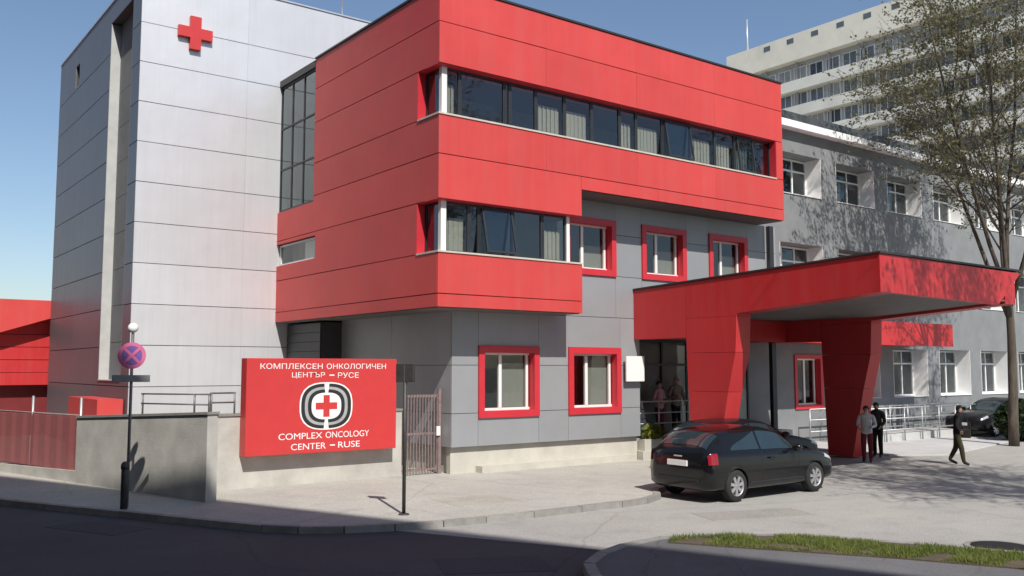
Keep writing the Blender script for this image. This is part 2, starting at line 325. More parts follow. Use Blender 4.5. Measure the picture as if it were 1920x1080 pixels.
for nm, poly, z, mk in (('asphalt_patch', [(6.6, 10.2), (7.9, 9.5), (8.3, 10.4), (7.0, 11.1)], .004, 'patch'), ('asphalt_patch', [(3.2, 17.2), (3.9, 15.7), (4.6, 16.0), (3.9, 17.5)], .004, 'patch'), ('asphalt_patch', [(12.6, 10.9), (14.6, 10.2), (14.9, 11.0), (12.9, 11.7)], .009, 'patch2'), ('asphalt_patch', [(9.6, 14.4), (11.0, 14.2), (11.1, 15.3), (9.7, 15.5)], .104, 'patch3')):
    put(MB().prism(poly, z - .05, z).build(nm, M[mk]), kind='structure')
# traffic island in the foreground
isl = [(7.5, 8.0), (7.75, 8.6), (8.15, 9.15), (8.75, 9.55), (9.4, 9.78), (10.2, 9.86), (11.2, 9.45), (12.1, 8.72), (12.75, 7.42), (13.35, 6.05), (14.6, 2.5), (16.0, -3.0), (12.2, -4.5), (9.6, 2.0), (7.7, 6.4)]
isl = isl[::-1]
island = put(MB().prism(isl, -0.3, 0.115).build('traffic_island', M['islandpave']), kind='structure')
kerb_run(isl + [isl[0]], island, 0.13, 0.15, 0.8)
soil_poly = [(10.02, 9.52), (10.35, 9.74), (11.12, 9.34), (12.0, 8.62), (12.64, 7.36), (13.24, 6.0), (14.45, 2.5), (13.5, 2.4), (12.25, 5.7), (11.62, 6.95), (10.8, 8.25)][::-1]
put(MB().prism(soil_poly, 0.0, 0.135).build('grass_soil', M['soil']), kind='structure')

# ------------------------------------------------------------------ red clinic building
RX, RY = 11.22, 17.70; RX1 = 24.05; GX, GY = 12.27, 18.70; LX1 = 15.60
ZL0, ZL1, ZW1, ZM, ZS, ZH, ZT = 4.04, 5.32, 6.55, 7.25, 8.55, 9.75, 11.65
clinic = thing('clinic_building', 'red and grey clad clinic building with strip windows round the corner', 'building', (RX, RY, 0))
inv = Matrix.Translation((-RX, -RY, 0))
class Local:                                   # building parts are written in world coordinates; parent carries the offset
    pass
clinic.location = (0, 0, 0)
e = 0.03
ops_side = [(17.5, 18.65, ZS, ZH), (17.5, 18.65, ZL1, ZW1), (24.25, 27.0, 5.78, 6.43), (24.42, 27.2, 7.45, 11.43)]
core = MB()
core.box((RX + e, RY + e, ZL0 + .02), (LX1 - e, 26.98, ZL1 - .02)).box((RX + e, RY + e, ZW1 + .02), (LX1 - e, 26.98, ZM)).box((RX + e, RY + e, ZM + .004), (RX1 - e, 24.42, ZS - .02))
core.box((RX + e, RY + e, ZH + .02), (RX1 - e, 24.42, ZT - .02)).box((RX1 - .33, RY + e, ZS - .02), (RX1 - e, 20, ZH + .02))
wallcore(core, 'x', RX + e, .3, 18.65, 24.42, ZS - .02, ZH + .02)
wallcore(core, 'x', RX + e, .3, 18.65, 26.98, ZL1 - .02, ZW1 + .02, [(24.25, 27.0, 5.78, 6.43)])
core.box((RX + e, 24.42, ZM + .004), (LX1, 26.98, 7.43)).box((RX + .10, 24.42, 11.45), (LX1, 26.98, ZT - .02))
red_core = core.build('red_wall', M['reddark'], clinic)
body = MB()
body.box((12.6, 20.0, 0), (24.88, 24.32, 4.02)).box((14.5, 24.6, 0), (24.88, 26.97, 4.02)).box((11.95, 20.0, 4.06), (24.88, 26.97, 11.3))
grey_core = body.build('inner_wall', M['interior'], clinic)
clad('red', red_core, 'y', RY, RX, LX1, [ZL0, 4.35, ZL1])
clad('red', red_core, 'y', RY, RX, LX1, [ZW1, 7.6], length=4.6)
clad('red', red_core, 'y', RY, LX1, RX1, [ZM, 7.6])
clad('red', red_core, 'y', RY, RX, RX1, [7.6, ZS])
clad('red', red_core, 'y', RY, RX1 - .33, RX1, [ZS, ZH])
clad('red', red_core, 'y', RY, RX, RX1, [ZH, 10.75, ZT])
clad('red', red_core, 'x', RX, RY + .032, 27.0, [ZL0, 4.35, ZL1, ZW1, 7.6, ZS, ZH, 10.75, ZT], ops_side + [(24.42, 27.2, 7.45, 12)], length=9)
for (a, b) in ((LX1, (ZL0, ZL1)), (LX1, (ZW1, ZM))):          # returns at the right hand end of the lower box
    piece('panel', 'red', (a - .028, RY + .032, b[0] + .01), (a, 18.68, b[1] - .01), red_core)
piece('panel', 'red', (RX1 - .028, RY + .032, ZM + .01), (RX1, 20, ZT - .01), red_core)
# soffits and reveals
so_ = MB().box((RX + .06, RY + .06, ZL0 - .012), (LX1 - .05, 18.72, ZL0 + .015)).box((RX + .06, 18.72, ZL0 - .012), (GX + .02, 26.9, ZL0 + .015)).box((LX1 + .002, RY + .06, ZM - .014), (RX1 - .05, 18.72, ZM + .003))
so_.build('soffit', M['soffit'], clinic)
rv = MB()
for z0, z1, x1 in ((ZS, ZH, RX1 - .33), (ZL1, ZW1, LX1)):
    rv.box((RX + .002, RY + .034, z1 - .012), (x1, 18.3, z1 + .018)).box((RX + .034, 18.3, z1 - .012), (RX + .6, 18.64, z1 + .018))
    rv.box((RX + .004, 18.638, z0 + .02), (RX + .5, 18.66, z1 - .014))
rv.box((RX1 - .345, RY + .004, ZS + .02), (RX1 - .331, 18.3, ZH - .014))
rv.build('window_reveal', M['redframe'], clinic)
sl_ = MB()
for z0, x1 in ((ZS, RX1 - .35), (ZL1, LX1)):
    sl_.box((RX - .02, RY - .025, z0 - .02), (x1, 18.02, z0 + .022)).box((RX - .021, 18.021, z0 - .021), (RX + .34, 18.64, z0 + .021))
sl_.build('sill', M['sill'], clinic)
cp = MB().box((RX - .03, RY - .03, ZT), (RX1 + .03, RY + .3, ZT + .05)).box((RX - .031, RY + .301, ZT), (RX + .3, 24.42, ZT + .051)).box((RX1 - .3, RY + .301, ZT), (RX1 + .031, 24.4, ZT + .051))
cp.box((RX - .01, 24.425, 11.43), (RX + .3, 27.0, 11.63)).box((RX + .2, RY + .25, ZT - .3), (RX1 - .2, 24.4, ZT - .02))
cp.build('coping', M['coping'], clinic)
# strip windows
WY, WX = RY + .25, RX + .25
def strip(xs, z0, z1, blinds, opened, xend):
    for i, (a, b) in enumerate(zip(xs, xs[1:])):
        w = frame_bars(a + .003, b - .003, z0 + .025, z1 - .015, WY - .03, .06, .045).build('window', M['darkframe'], clinic)
        MB().box((a + .05, WY - .004, z0 + .07), (b - .05, WY + .004, z1 - .06)).build('pane', M['glass' if blinds[i] else 'glassdark'], w)
        if blinds[i]:
            k, top = blinds[i]
            m = MB(); n = max(3, int((b - a - .1) / .125)); 
            for j in range(n):                       # vertical lamellae
                u = a + .06 + (b - a - .12) * (j + .5) / n; hw = (b - a - .12) / n * .5; dy = random.uniform(.004, .016)
                m.add([(u - hw, WY + .14 - dy, z0 + .06), (u + hw, WY + .14 + dy, z0 + .06), (u + hw, WY + .14 + dy, z1 - .06 - top), (u - hw, WY + .14 - dy, z1 - .06 - top)], [(0, 1, 2, 3)])
            m.build('blind', M[k], w, fix=False)
        if i in opened:                              # tilted out on its top hinge
            h = z1 - .03
            s = frame_bars(a + .05, b - .05, z0 - h + .05, -.04, -.02, .045, .05).build('sash', M['darkframe'], clinic)
            s.location = (0, WY - .05, h); s.rotation_euler = (R(-opened[i]), 0, 0)
            MB().box((a + .1, -.004, z0 - h + .1), (b - .1, .004, -.09)).build('pane', M['glassdark'], s)
B1, B2 = ('blind', .30), ('blind2', .28)
up_x = [11.53, 11.95, 13.28, 13.45, 14.27, 15.22, 16.17, 17.19, 17.82, 18.86, 20.02, 21.1, 22.0, 22.85, 23.70]
strip(up_x, ZS, ZH, [('blind', .28), None, None, None, B1, B1, None, B1, B1, None, B1, B1, B2, None], {9: 9, 12: 7}, RX1)
lo_x = [11.55, 12.23, 12.52, 13.53, 14.46, 15.24]
strip(lo_x, ZL1, ZW1, [('blind', .3), None, None, None, ('blind', .34)], {2: 12}, LX1)
for z0, z1 in ((ZS, ZH), (ZL1, ZW1)):
    box('corner_post', M['whitepvc'], (WX - .06, WY - .07, z0 + .022), (WX + .085, WY + .05, z1 - .013), clinic)
    w = MB().box((WX - .03, WY + .055, z0 + .03), (WX + .03, WY + .1, z1 - .02)).box((WX - .03, 18.59, z0 + .03), (WX + .03, 18.635, z1 - .02)).box((WX - .028, WY + .1, z0 + .03), (WX + .028, 18.59, z0 + .07)).box((WX - .028, WY + .1, z1 - .06), (WX + .028, 18.59, z1 - .02)).build('window', M['darkframe'], clinic)
    MB().box((WX - .004, WY + .1, z0 + .07), (WX + .004, 18.59, z1 - .06)).build('pane', M['glassdark'], w)
box('corner_post', M['whitepvc'], (15.245, WY - .06, ZL1 + .022), (15.345, WY + .05, ZW1 - .013), clinic)
w = MB().box((15.30, WY + .06, ZL1 + .03), (15.345, 18.69, ZL1 + .08)).box((15.30, WY + .06, ZW1 - .07), (15.345, 18.69, ZW1 - .02)).build('window', M['darkframe'], clinic)
MB().box((15.318, WY + .06, ZL1 + .08), (15.326, 18.69, ZW1 - .07)).build('pane', M['glass'], w)
# small side window and stair glazing
w = MB().box((RX + .1, 24.26, 5.79), (RX + .16, 26.98, 5.84)).box((RX + .1, 24.26, 6.37), (RX + .16, 26.98, 6.42)).box((RX + .1, 24.26, 5.84), (RX + .16, 24.32, 6.37)).box((RX + .1, 26.9, 5.84), (RX + .16, 26.98, 6.37)).build('window', M['whitepvc'], clinic)
MB().box((RX + .125, 24.32, 5.84), (RX + .135, 26.9, 6.37)).build('pane', M['glass'], w)
MB().box((RX + .2, 24.36, 5.84), (RX + .21, 25.35, 6.37)).build('blind', M['signwhite'], w)
MB().box((RX + .45, 24.3, 5.6), (RX + .5, 26.98, 6.6)).build('room_wall', M['interior'], w)
st = MB()
for y in (24.44, 25.28, 26.12, 26.94): st.box((RX + .05, y, 7.46), (RX + .11, y + .05, 11.42))
for z in (7.46, 8.75, 10.05, 11.37): st.box((RX + .052, 24.49, z), (RX + .108, 26.94, z + .05))
gw = st.build('stair_glazing', M['darkframe'], clinic)
for y in (24.49, 25.33, 26.17):
    for z in (7.51, 8.80, 10.10): MB().box((RX + .075, y, z), (RX + .083, y + .79 if y < 26 else 26.94, z + 1.24)).build('pane', M['glassgreen'], gw)
MB().box((RX + .6, 24.42, 7.46), (RX + .65, 26.98, 11.42)).build('stair_wall', M['interior'], clinic)
# grey lower walls
gd = MB().box((11.64, 24.6, 0.1), (14.4, 26.96, 3.98)).build('bay_shade', M['joint'], clinic)  # added dark box with strips, standing for the black shade in the open bay
for k in range(14): piece('bay_shade_strip', 'darkframe', (11.60, 24.61, .12 + k * .275), (11.639, 26.95, .12 + k * .275 + .262), gd)
win_g = [(13.05, 14.96, 1.42, 3.20), (15.96, 17.87, 1.42, 3.20)]
win_2 = [(15.85, 17.72, 5.18, 6.76), (18.74, 20.60, 5.18, 6.76), (21.62, 23.44, 5.18, 6.76)]
gc = MB()
wallcore(gc, 'y', GY + e, .25, GX + e, 18.62, .74, ZL0, win_g)
wallcore(gc, 'y', GY + e, .25, GX + e, 24.9, ZL0 + .001, ZM, win_2)
wallcore(gc, 'x', GX + e, .25, GY + .282, 24.58, .74, ZL0)
gc.box((18.37, 18.983, .74), (18.62, 20, ZL0)).box((GX + .3, 24.33, 0), (14, 24.58, ZL0 - .02)).box((24.63, 18.99, 4.36), (24.9, 20, ZM)).box((15.7, 18.99, 4.0), (24.6, 20, 4.1)).box((15.62, 18.99, 7.1), (24.6, 20, 7.24))
gco = gc.build('grey_wall', M['joint'], clinic)
rows = [.74, 1.55, 2.72, ZL0]
clad('grey', gco, 'y', GY, GX, 18.62, rows, win_g, length=3.4, gap=.014, vgap=.008)
clad('grey', gco, 'y', GY, LX1 + .0, 24.9, [ZL0, 5.2, 6.37, ZM], win_2, length=3.4, gap=.014, vgap=.008)
clad('grey', gco, 'x', GX, GY + .032, 24.58, rows, length=3.0, gap=.014, vgap=.008)
pl = MB().box((GX + .06, GY + .13, 0), (18.6, GY + .3, .735)).box((GX + .13, GY + .301, 0), (GX + .3, 24.5, .734))
pl.box((GX + .8, GY - .16, .1), (18.3, GY + .129, .26))
pl.build('plinth', M['plinth'], clinic)
def red_window(parent, x0, x1, z0, z1, y, left=.40, blind=.5, bw=.17):
    f = MB(); f.box((x0, y - .05, z0), (x1, y + .26, z0 + bw)).box((x0, y - .05, z1 - bw), (x1, y + .26, z1)).box((x0, y - .049, z0 + bw), (x0 + bw, y + .26, z1 - bw)).box((x1 - bw, y - .049, z0 + bw), (x1, y + .26, z1 - bw))
    w = f.build('window', M['redframe'], parent)
    a, b, p, q = x0 + bw, x1 - bw, z0 + bw, z1 - bw; mx = a + (b - a) * left
    fr = MB().box((a, y + .18, p), (b, y + .24, p + .06)).box((a, y + .18, q - .05), (b, y + .24, q)).box((a, y + .18, p + .06), (a + .04, y + .24, q - .05)).box((b - .11, y + .18, p + .06), (b - .04, y + .24, q - .05)).box((mx - .045, y + .17, p + .06), (mx + .045, y + .245, q - .05))
    fr.build('frame', M['whitepvc'], w)
    MB().box((a + .04, y + .205, p + .06), (mx - .045, y + .213, q - .05)).build('pane', M['glassdark'], w)
    MB().box((mx + .045, y + .205, p + .06), (b - .04, y + .213, q - .05)).build('pane', M['glass'], w)
    if blind: MB().box((mx + .05, y + .28, p + .06), (b - .1, y + .29, p + .06 + (q - p) * blind)).build('blind', M['blind2'], w)
for o_, bl in zip(win_g, (.78, .9)): red_window(clinic, *o_, GY, blind=bl)
for o_, bl in zip(win_2, (.5, .55, .6)): red_window(clinic, *o_, GY, blind=bl)
MB().box((24.42, GY - .14, .6), (24.62, GY - .005, ZM - .02)).build('downpipe', M['darkframe'], clinic)
# recessed entrance: glazing with doors
eg = frame_bars(18.64, 24.9, .63, 3.5, 19.9, .07, .07, (19.7, 20.8, 21.9, 22.95, 24.0), (2.75,)).build('entrance_glazing', M['darkframe'], clinic)
xs = [18.71, 19.7, 20.8, 21.9, 22.95, 24.0, 24.83]
for a, b in zip(xs, xs[1:]):
    MB().box((a + .035, 19.93, .7), (b - .035, 19.94, 2.71)).build('pane', M['glassdark'], eg)
    MB().box((a + .035, 19.93, 2.79), (b - .035, 19.94, 3.43)).build('pane', M['glassdark'], eg)
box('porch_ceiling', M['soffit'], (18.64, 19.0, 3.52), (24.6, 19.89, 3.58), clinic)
pf = MB().box((18.63, 18.95, 0), (25.9, 19.88, .62)).box((18.63, 18.62, 0), (25.9, 18.949, .32)).build('porch', M['plinth'], clinic)

# ------------------------------------------------------------------ silver tower
TX, TY, TZ = 6.98, 27.0, 14.25; TY1 = 38.2; TX1 = 16.5
tower = thing('stair_tower', 'tall silver panel clad tower with a small red cross', 'building')
rowsT = [0.9] + [3.29 + 1.165 * k for k in range(-1, 10)]; rowsT[-1] = TZ
RC = (27.9, 30.5, 2.29, 13.6)
slit = (34.9, 35.5, 12.75, 13.5)
tc = MB()
tc.box((TX + e, TY + e, 0), (TX1, 27.6, TZ - .02)).box((TX + .38, 27.6, 0), (TX1, TY1, TZ - .02))
wallcore(tc, 'x', TX + e, .345, 27.6, TY1, 0, TZ - .02, [RC, slit])
tco = tc.build('tower_wall', M['joint'], tower)
clad('silver', tco, 'y', TY, TX, TX1, rowsT, length=3.1, gap=.02, vgap=.004)
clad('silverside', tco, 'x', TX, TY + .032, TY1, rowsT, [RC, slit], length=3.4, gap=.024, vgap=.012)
rc = MB().box((TX + .005, 30.47, 2.3), (TX + .36, 30.495, 13.58)).box((TX + .005, 27.905, 2.3), (TX + .36, 27.93, 13.58)).box((TX - .02, 27.905, 2.27), (TX + .36, 30.52, 2.3))
rc.build('recess_lining', M['jamb'], tower)
rc = MB()
for z in range(10): rc.box((TX + .3, 27.94, 2.31 + z * 1.13), (TX + .345, 30.46, 2.31 + z * 1.13 + 1.115))
rc.build('recess_back', M['oldwall'], tower)
sw = MB().box((TX + .2, 34.91, 12.76), (TX + .21, 35.49, 13.49)).build('slit_window', M['glassdark'], tower)
MB().box((TX - .03, TY - .03, TZ), (TX1, TY + .25, TZ + .05)).box((TX - .031, TY + .251, TZ), (TX + .25, TY1, TZ + .051)).box((TX + .2, TY + .2, TZ - .01), (TX1, TY1, TZ + .02)).build('coping', M['alu'], tower)
cx_, cz_, a_ = 8.50, 12.56, .16
cr = MB().extr([(cx_ + u, 26.86, cz_ + v) for u, v in ((-a_, -.50), (a_, -.50), (a_, -a_), (.50, -a_), (.50, a_), (a_, a_), (a_, .50), (-a_, .50), (-a_, a_), (-.50, a_), (-.50, -a_), (-a_, -a_))], (0, .13, 0)).build('red_cross', M['signred'], tower)
MB().tube([(13.6, 27.6, TZ), (13.6, 27.6, TZ + 2.4)], .02, 6).build('lightning_rod', M['alu'], tower)
MB().box((6.25, 27.3, 0), (6.93, 30.9, 1.78)).build('red_base', M['red'], tower)

# ------------------------------------------------------------------ red annex at the far left
ax = thing('red_annex', 'low red annex with overhanging roof behind the silver tower', 'building')
MB().extr([(7.6, 38.4, 5.2), (7.6, 38.4, 4.72), (5.3, 38.4, 3.94), (3.0, 38.4, 3.2), (-6, 38.4, 3.2), (-6, 38.4, 5.2)], (0, 6, 0)).build('roof', M['red'], ax)
axw = MB().box((-6, 39.0, 2.0), (7.8, 44, 4.9)).build('wall', M['reddark'], ax)
clad('redbeam', axw, 'y', 38.965, -6, 7.8, [2.0, 2.48, 2.96, 3.44, 3.92, 4.4, 4.88], length=7)
MB().box((-6, 39.4, 0), (7.8, 44.2, 1.999)).build('base_wall', M['reddark'], ax)

# ------------------------------------------------------------------ old grey wing on the right
OY = 20.0
wing = thing('old_wing', 'older grey wing with deep white window reveals and a dark roof', 'building')
rights = [29.42 + 3.5 * k for k in range(0, 10)]; ops = []
for r in rights:
    for (p, q) in ((1.5, 3.4), (5.25, 7.1), (8.87, 10.38)):
        if p < 2 and r < 30: continue
        ops.append((r - 2.55, r, p, q))
rw = (27.5, 29.15, 1.2, 3.12); ops.append(rw)
wc = MB(); wallcore(wc, 'y', OY, .75, 24.95, 64, 0, 11.2, ops)
wc.box((24.95, 22.6, 0), (64, 34, 11.2)).box((24.95, 20.76, 3.75), (64, 22.6, 3.95)).box((24.95, 20.76, 7.4), (64, 22.6, 7.6)).box((24.95, 20.76, 11.0), (64, 22.6, 11.19)).box((63.5, 20.76, 0), (64, 22.6, 11.2))
wco = wc.build('wall', M['oldwall'], wing)
MB().box((24.9, OY - .35, 11.2), (64.3, OY + .1, 11.45)).build('white_fascia', M['whiteplaster'], wing)
MB().box((24.9, OY + .55, 11.451), (64, OY + .8, 12.15)).build('attic_band', M['roofdark'], wing)
MB().extr([(24.9, OY + .801, 11.451), (24.9, 27, 13.6), (24.9, 34, 11.451)], (39.4, 0, 0)).build('roof', M['roofdark'], wing)
def old_window(o_):
    x0, x1, z0, z1 = o_; y = OY + .62
    w = frame_bars(x0 + .02, x1 - .02, z0 + .02, z1 - .02, y, .06, .06, (x0 + (x1 - x0) * .36, x0 + (x1 - x0) * .66), (z1 - (z1 - z0) * .3,)).build('window', M['whitepvc'], wing)
    m = MB().box((x0 + .0, OY - .006, z0 - .0), (x0 + .018, y + .1, z1)).box((x1 - .018, OY - .006, z0), (x1, y + .1, z1)).box((x0 + .018, OY - .04, z0), (x1 - .018, y + .1, z0 + .018))
    m.build('reveal', M['whiteplaster'], w)
    xs = [x0 + .08, x0 + (x1 - x0) * .36, x0 + (x1 - x0) * .66, x1 - .08]; zt = z1 - (z1 - z0) * .3
    for a, b in zip(xs, xs[1:]):
        MB().box((a + .03, y + .026, z0 + .08), (b - .03, y + .034, zt - .03)).build('pane', M['glassdark'], w)
        MB().box((a + .03, y + .026, zt + .03), (b - .03, y + .034, z1 - .08)).build('pane', M['glassdark'], w)
    if random.random() < .75:
        MB().box((x0 + .1, y + .2, z0 + .05), (x0 + random.uniform(.6, 1.6), y + .22, zt)).build('curtain', M['blind'], w)
for o_ in ops[:-1]: old_window(o_)
red_window(wing, *rw, OY, .5, .0, .14)
# long red fascia over the ground floor
fas = MB().box((18.96, 18.0, 3.46), (24.39, 18.16, 4.11)).box((24.96, 18.0, 3.46), (34.7, 18.16, 4.30)).box((24.961, 18.161, 3.5), (34.7, 19.99, 3.68)).box((18.97, 18.161, 3.5), (24.38, 18.69, 3.62)).build('entrance_fascia', M['redbeam'], None, label='long red fascia board above the entrance and the ground floor windows', cat='fascia')

# ------------------------------------------------------------------ entrance canopy on two tapered posts
can = thing('entrance_canopy', 'large red entrance canopy on two tapered posts over the forecourt', 'canopy')
CX0, CX1, CY0, CY1 = 18.4, 24.4, 11.1, 18.69
def side_frame(x, th, y0=CY0):
    # bays of the side frame: the deep beam to the wall, the tapering arm, the post (a mesh each)
    MB().extr([(x, CY1, 4.83), (x, 16.75, 4.905), (x, 16.75, 3.45), (x, CY1, 3.45)], (th, 0, 0)).build('deep_beam', M['redbeam'], can)
    MB().extr([(x, 16.744, 4.905), (x, y0, 5.14), (x, y0, 4.30), (x, 15.05, 4.02), (x, 15.05, 3.96), (x, 16.744, 3.96)], (th, 0, 0)).build('arm', M['redbeam'], can)
    MB().extr([(x, 16.744, 3.954), (x, 15.05, 3.954), (x, 15.10, 3.05), (x, 16.72, 3.05)], (th, 0, 0)).build('post', M['redbeam'], can)
    MB().extr([(x, 16.72, 3.042), (x, 15.10, 3.042), (x, 15.36, 2.05), (x, 16.68, 2.05)], (th, 0, 0)).build('post', M['redbeam'], can)
    MB().extr([(x, 16.68, 2.042), (x, 15.364, 2.042), (x, 15.78, 0.05), (x, 16.6, 0.05)], (th, 0, 0)).build('post', M['redbeam'], can)
side_frame(CX0, .55); side_frame(CX1, .55, CY0 + .145)
# front fascia with a raked right hand end
MB().extr([(CX0 + .555, CY0, 5.14), (CX0 + .555, CY0, 4.30), (23.72, CY0, 4.24), (24.98, CY0, 5.11)], (0, .14, 0)).build('front_fascia', M['redbeam'], can)
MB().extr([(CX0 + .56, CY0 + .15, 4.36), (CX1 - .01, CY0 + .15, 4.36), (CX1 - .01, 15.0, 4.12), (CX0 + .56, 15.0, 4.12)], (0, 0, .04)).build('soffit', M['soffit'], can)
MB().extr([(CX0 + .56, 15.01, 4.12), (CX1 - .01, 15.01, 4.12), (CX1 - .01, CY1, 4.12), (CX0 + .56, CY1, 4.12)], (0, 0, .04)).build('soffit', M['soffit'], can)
MB().extr([(CX0 - .03, CY1, 4.84), (CX1 + .6, CY1, 4.84), (CX1 + .6, CY0 - .04, 5.15), (CX0 - .03, CY0 - .04, 5.15)], (0, 0, .045)).build('roof', M['coping'], can)

# ------------------------------------------------------------------ high-rise hospital block far behind
HX = 97.0
hr = thing('hospital_block', 'pale concrete high-rise block with long rows of balconies behind', 'building')
HY0, HY1 = 5.0, 80.1
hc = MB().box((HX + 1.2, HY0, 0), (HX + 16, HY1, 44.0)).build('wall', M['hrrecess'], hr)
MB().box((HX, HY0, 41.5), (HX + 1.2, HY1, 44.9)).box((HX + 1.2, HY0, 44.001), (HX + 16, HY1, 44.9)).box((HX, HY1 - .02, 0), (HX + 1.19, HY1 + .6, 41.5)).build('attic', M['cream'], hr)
zf = 37.6
for i in range(11):
    z = 37.58 - i * 3.3
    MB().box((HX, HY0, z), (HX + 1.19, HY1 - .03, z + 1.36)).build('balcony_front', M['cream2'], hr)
for i in range(8):
    y = 66.2 - (i - 2) * 3.6
    MB().box((HX - .02, y - .5, 43.8), (HX + .02, y + .5, 44.45)).build('vent_opening', M['hrglass'], hr)
for i in range(7):
    z = 38.94 - i * 3.3
    for k in range(17):
        y = 78.6 - k * 2.35
        w = box('window', M['whitepvc'], (HX + 1.08, y - .95, z + .1), (HX + 1.199, y + .95, z + 1.9), hr)
        MB().box((HX + 1.06, y - .85, z + .2), (HX + 1.079, y - .05, z + 1.8)).box((HX + 1.06, y + .05, z + .2), (HX + 1.079, y + .85, z + 1.8)).build('pane', M[random.choice(('hrglass', 'hrglass', 'hrglass3', 'hrglass2'))], w)
for k in range(9):
    y = 79.0 - k * 4.7
    MB().box((HX + .75, y - .09, 16), (HX + 1.195, y + .09, 41.49)).build('divider', M['hrrecess'], hr)
MB().tube([(HX + 3, 78.9, 44.9), (HX + 3, 78.9, 50.5)], [.16, .1], 8).build('mast', M['alu'], hr)

# ------------------------------------------------------------------ concrete walls, fence and rail at the left
WA = Vector((6.05, 17.72, 0)); WD = Vector((-0.262, 0.967, 0)).normalized(); WN = Vector((WD.y, -WD.x, 0))   # WN points into the plot
bw = thing('boundary_wall', 'L-shaped pale concrete boundary wall with a dark coping', 'wall')
def wseg(t0, t1, n0, n1, z0a, z0b, z1a, z1b, name, m, parent):
    p = [WA + WD * t0 + WN * n0, WA + WD * t1 + WN * n0, WA + WD * t1 + WN * n1, WA + WD * t0 + WN * n1]
    return MB().prism([(q.x, q.y) for q in p], [z0a, z0b, z0b, z0a], [z1a, z1b, z1b, z1a]).build(name, m, parent)
wseg(.0, 4.98, 0, .22, 0, 0, 1.76, 1.53, 'street_face', M['concrete'], bw)
MB().prism([(6.29, 17.80), (6.80, 19.298), (6.56, 19.298), (6.07, 17.94)][::1], 0, [1.755, 1.625, 1.625, 1.75]).build('corner_return', M['concrete'], bw)
MB().box((6.585, 19.3, 0), (11.25, 19.55, 1.63)).build('sign_face', M['concrete'], bw)
wseg(-.03, 4.98, -.03, .25, 1.762, 1.532, 1.81, 1.58, 'coping', M['concrete2'], bw)
MB().box((6.72, 19.27, 1.632), (11.28, 19.58, 1.68)).build('coping', M['concrete2'], bw)
wseg(4.99, 15, 0, .2, 0, 0, .36, .16, 'low_plinth', M['concrete'], bw)
# red mesh hoarding along the street
fen = thing('mesh_fence', 'red mesh fence panels on the low concrete plinth', 'fence')
net = bpy.data.materials.new('red_netting'); net.use_nodes = True
nn = net.node_tree.nodes; nl = net.node_tree.links; pb = nn['Principled BSDF']; pb.inputs['Base Color'].default_value = (0.33, 0.10, 0.10, 1); pb.inputs['Roughness'].default_value = 0.8
tr = nn.new('ShaderNodeBsdfTransparent'); mxs = nn.new('ShaderNodeMixShader'); geo = nn.new('ShaderNodeNewGeometry'); vz = nn.new('ShaderNodeTexNoise'); vz.inputs['Scale'].default_value = 5
mr = nn.new('ShaderNodeMapRange'); mr.inputs[3].default_value = .72; mr.inputs[4].default_value = .95
nl.new(geo.outputs['Position'], vz.inputs[0]); nl.new(vz.outputs[0], mr.inputs[0]); nl.new(mr.outputs[0], mxs.inputs[0]); nl.new(tr.outputs[0], mxs.inputs[1]); nl.new(pb.outputs[0], mxs.inputs[2]); nl.new(mxs.outputs[0], nn['Material Output'].inputs[0])
def wp(t, n, z): q = WA + WD * t + WN * n; return (q.x, q.y, z)
for i in range(4):
    t0 = 5.03 + i * 2.3; t1 = t0 + 2.26
    m = MB(); N_ = 12
    for k in range(N_):
        a = t0 + (t1 - t0) * k / N_; b = t0 + (t1 - t0) * (k + 1) / N_; da = .012 * math.sin(k * 2.1); db = .012 * math.sin((k + 1) * 2.1)
        m.add([wp(a, .06 + da, .34), wp(b, .06 + db, .34), wp(b, .06 + db, 1.56), wp(a, .06 + da, 1.56), wp(a, .075 + da, .34), wp(b, .075 + db, .34), wp(b, .075 + db, 1.56), wp(a, .075 + da, 1.56)], [(0, 1, 2, 3), (7, 6, 5, 4)], True)
    m.build('netting', net, fen, fix=False)
    MB().tube([wp(t0, .11, .1), wp(t0, .11, 1.98)], .03, 8).build('post', M['rail'], fen)
for z in (.33, 1.58): MB().tube([wp(5.03, .11, z), wp(14.2, .11, z)], .022, 6).build('rail', M['gatered'], fen)
# handrail on the wall
hrail = thing('handrail', 'low grey steel handrail along the top of the concrete wall', 'railing')
for z in (1.92, 2.12): MB().tube([wp(2.55, .12, z - .01), wp(.12, .12, z + .02), (6.68, 19.42, z), (7.22, 19.42, z)], .018, 6).build('rail', M['steel'], hrail)
for p in (wp(2.5, .12, 1.66), wp(.63, .12, 1.75), wp(.14, .12, 1.78), (6.7, 19.42, 1.64), (7.2, 19.42, 1.64)):
    MB().tube([p, (p[0], p[1], 2.13)], .02, 6).build('post', M['steel'], hrail)

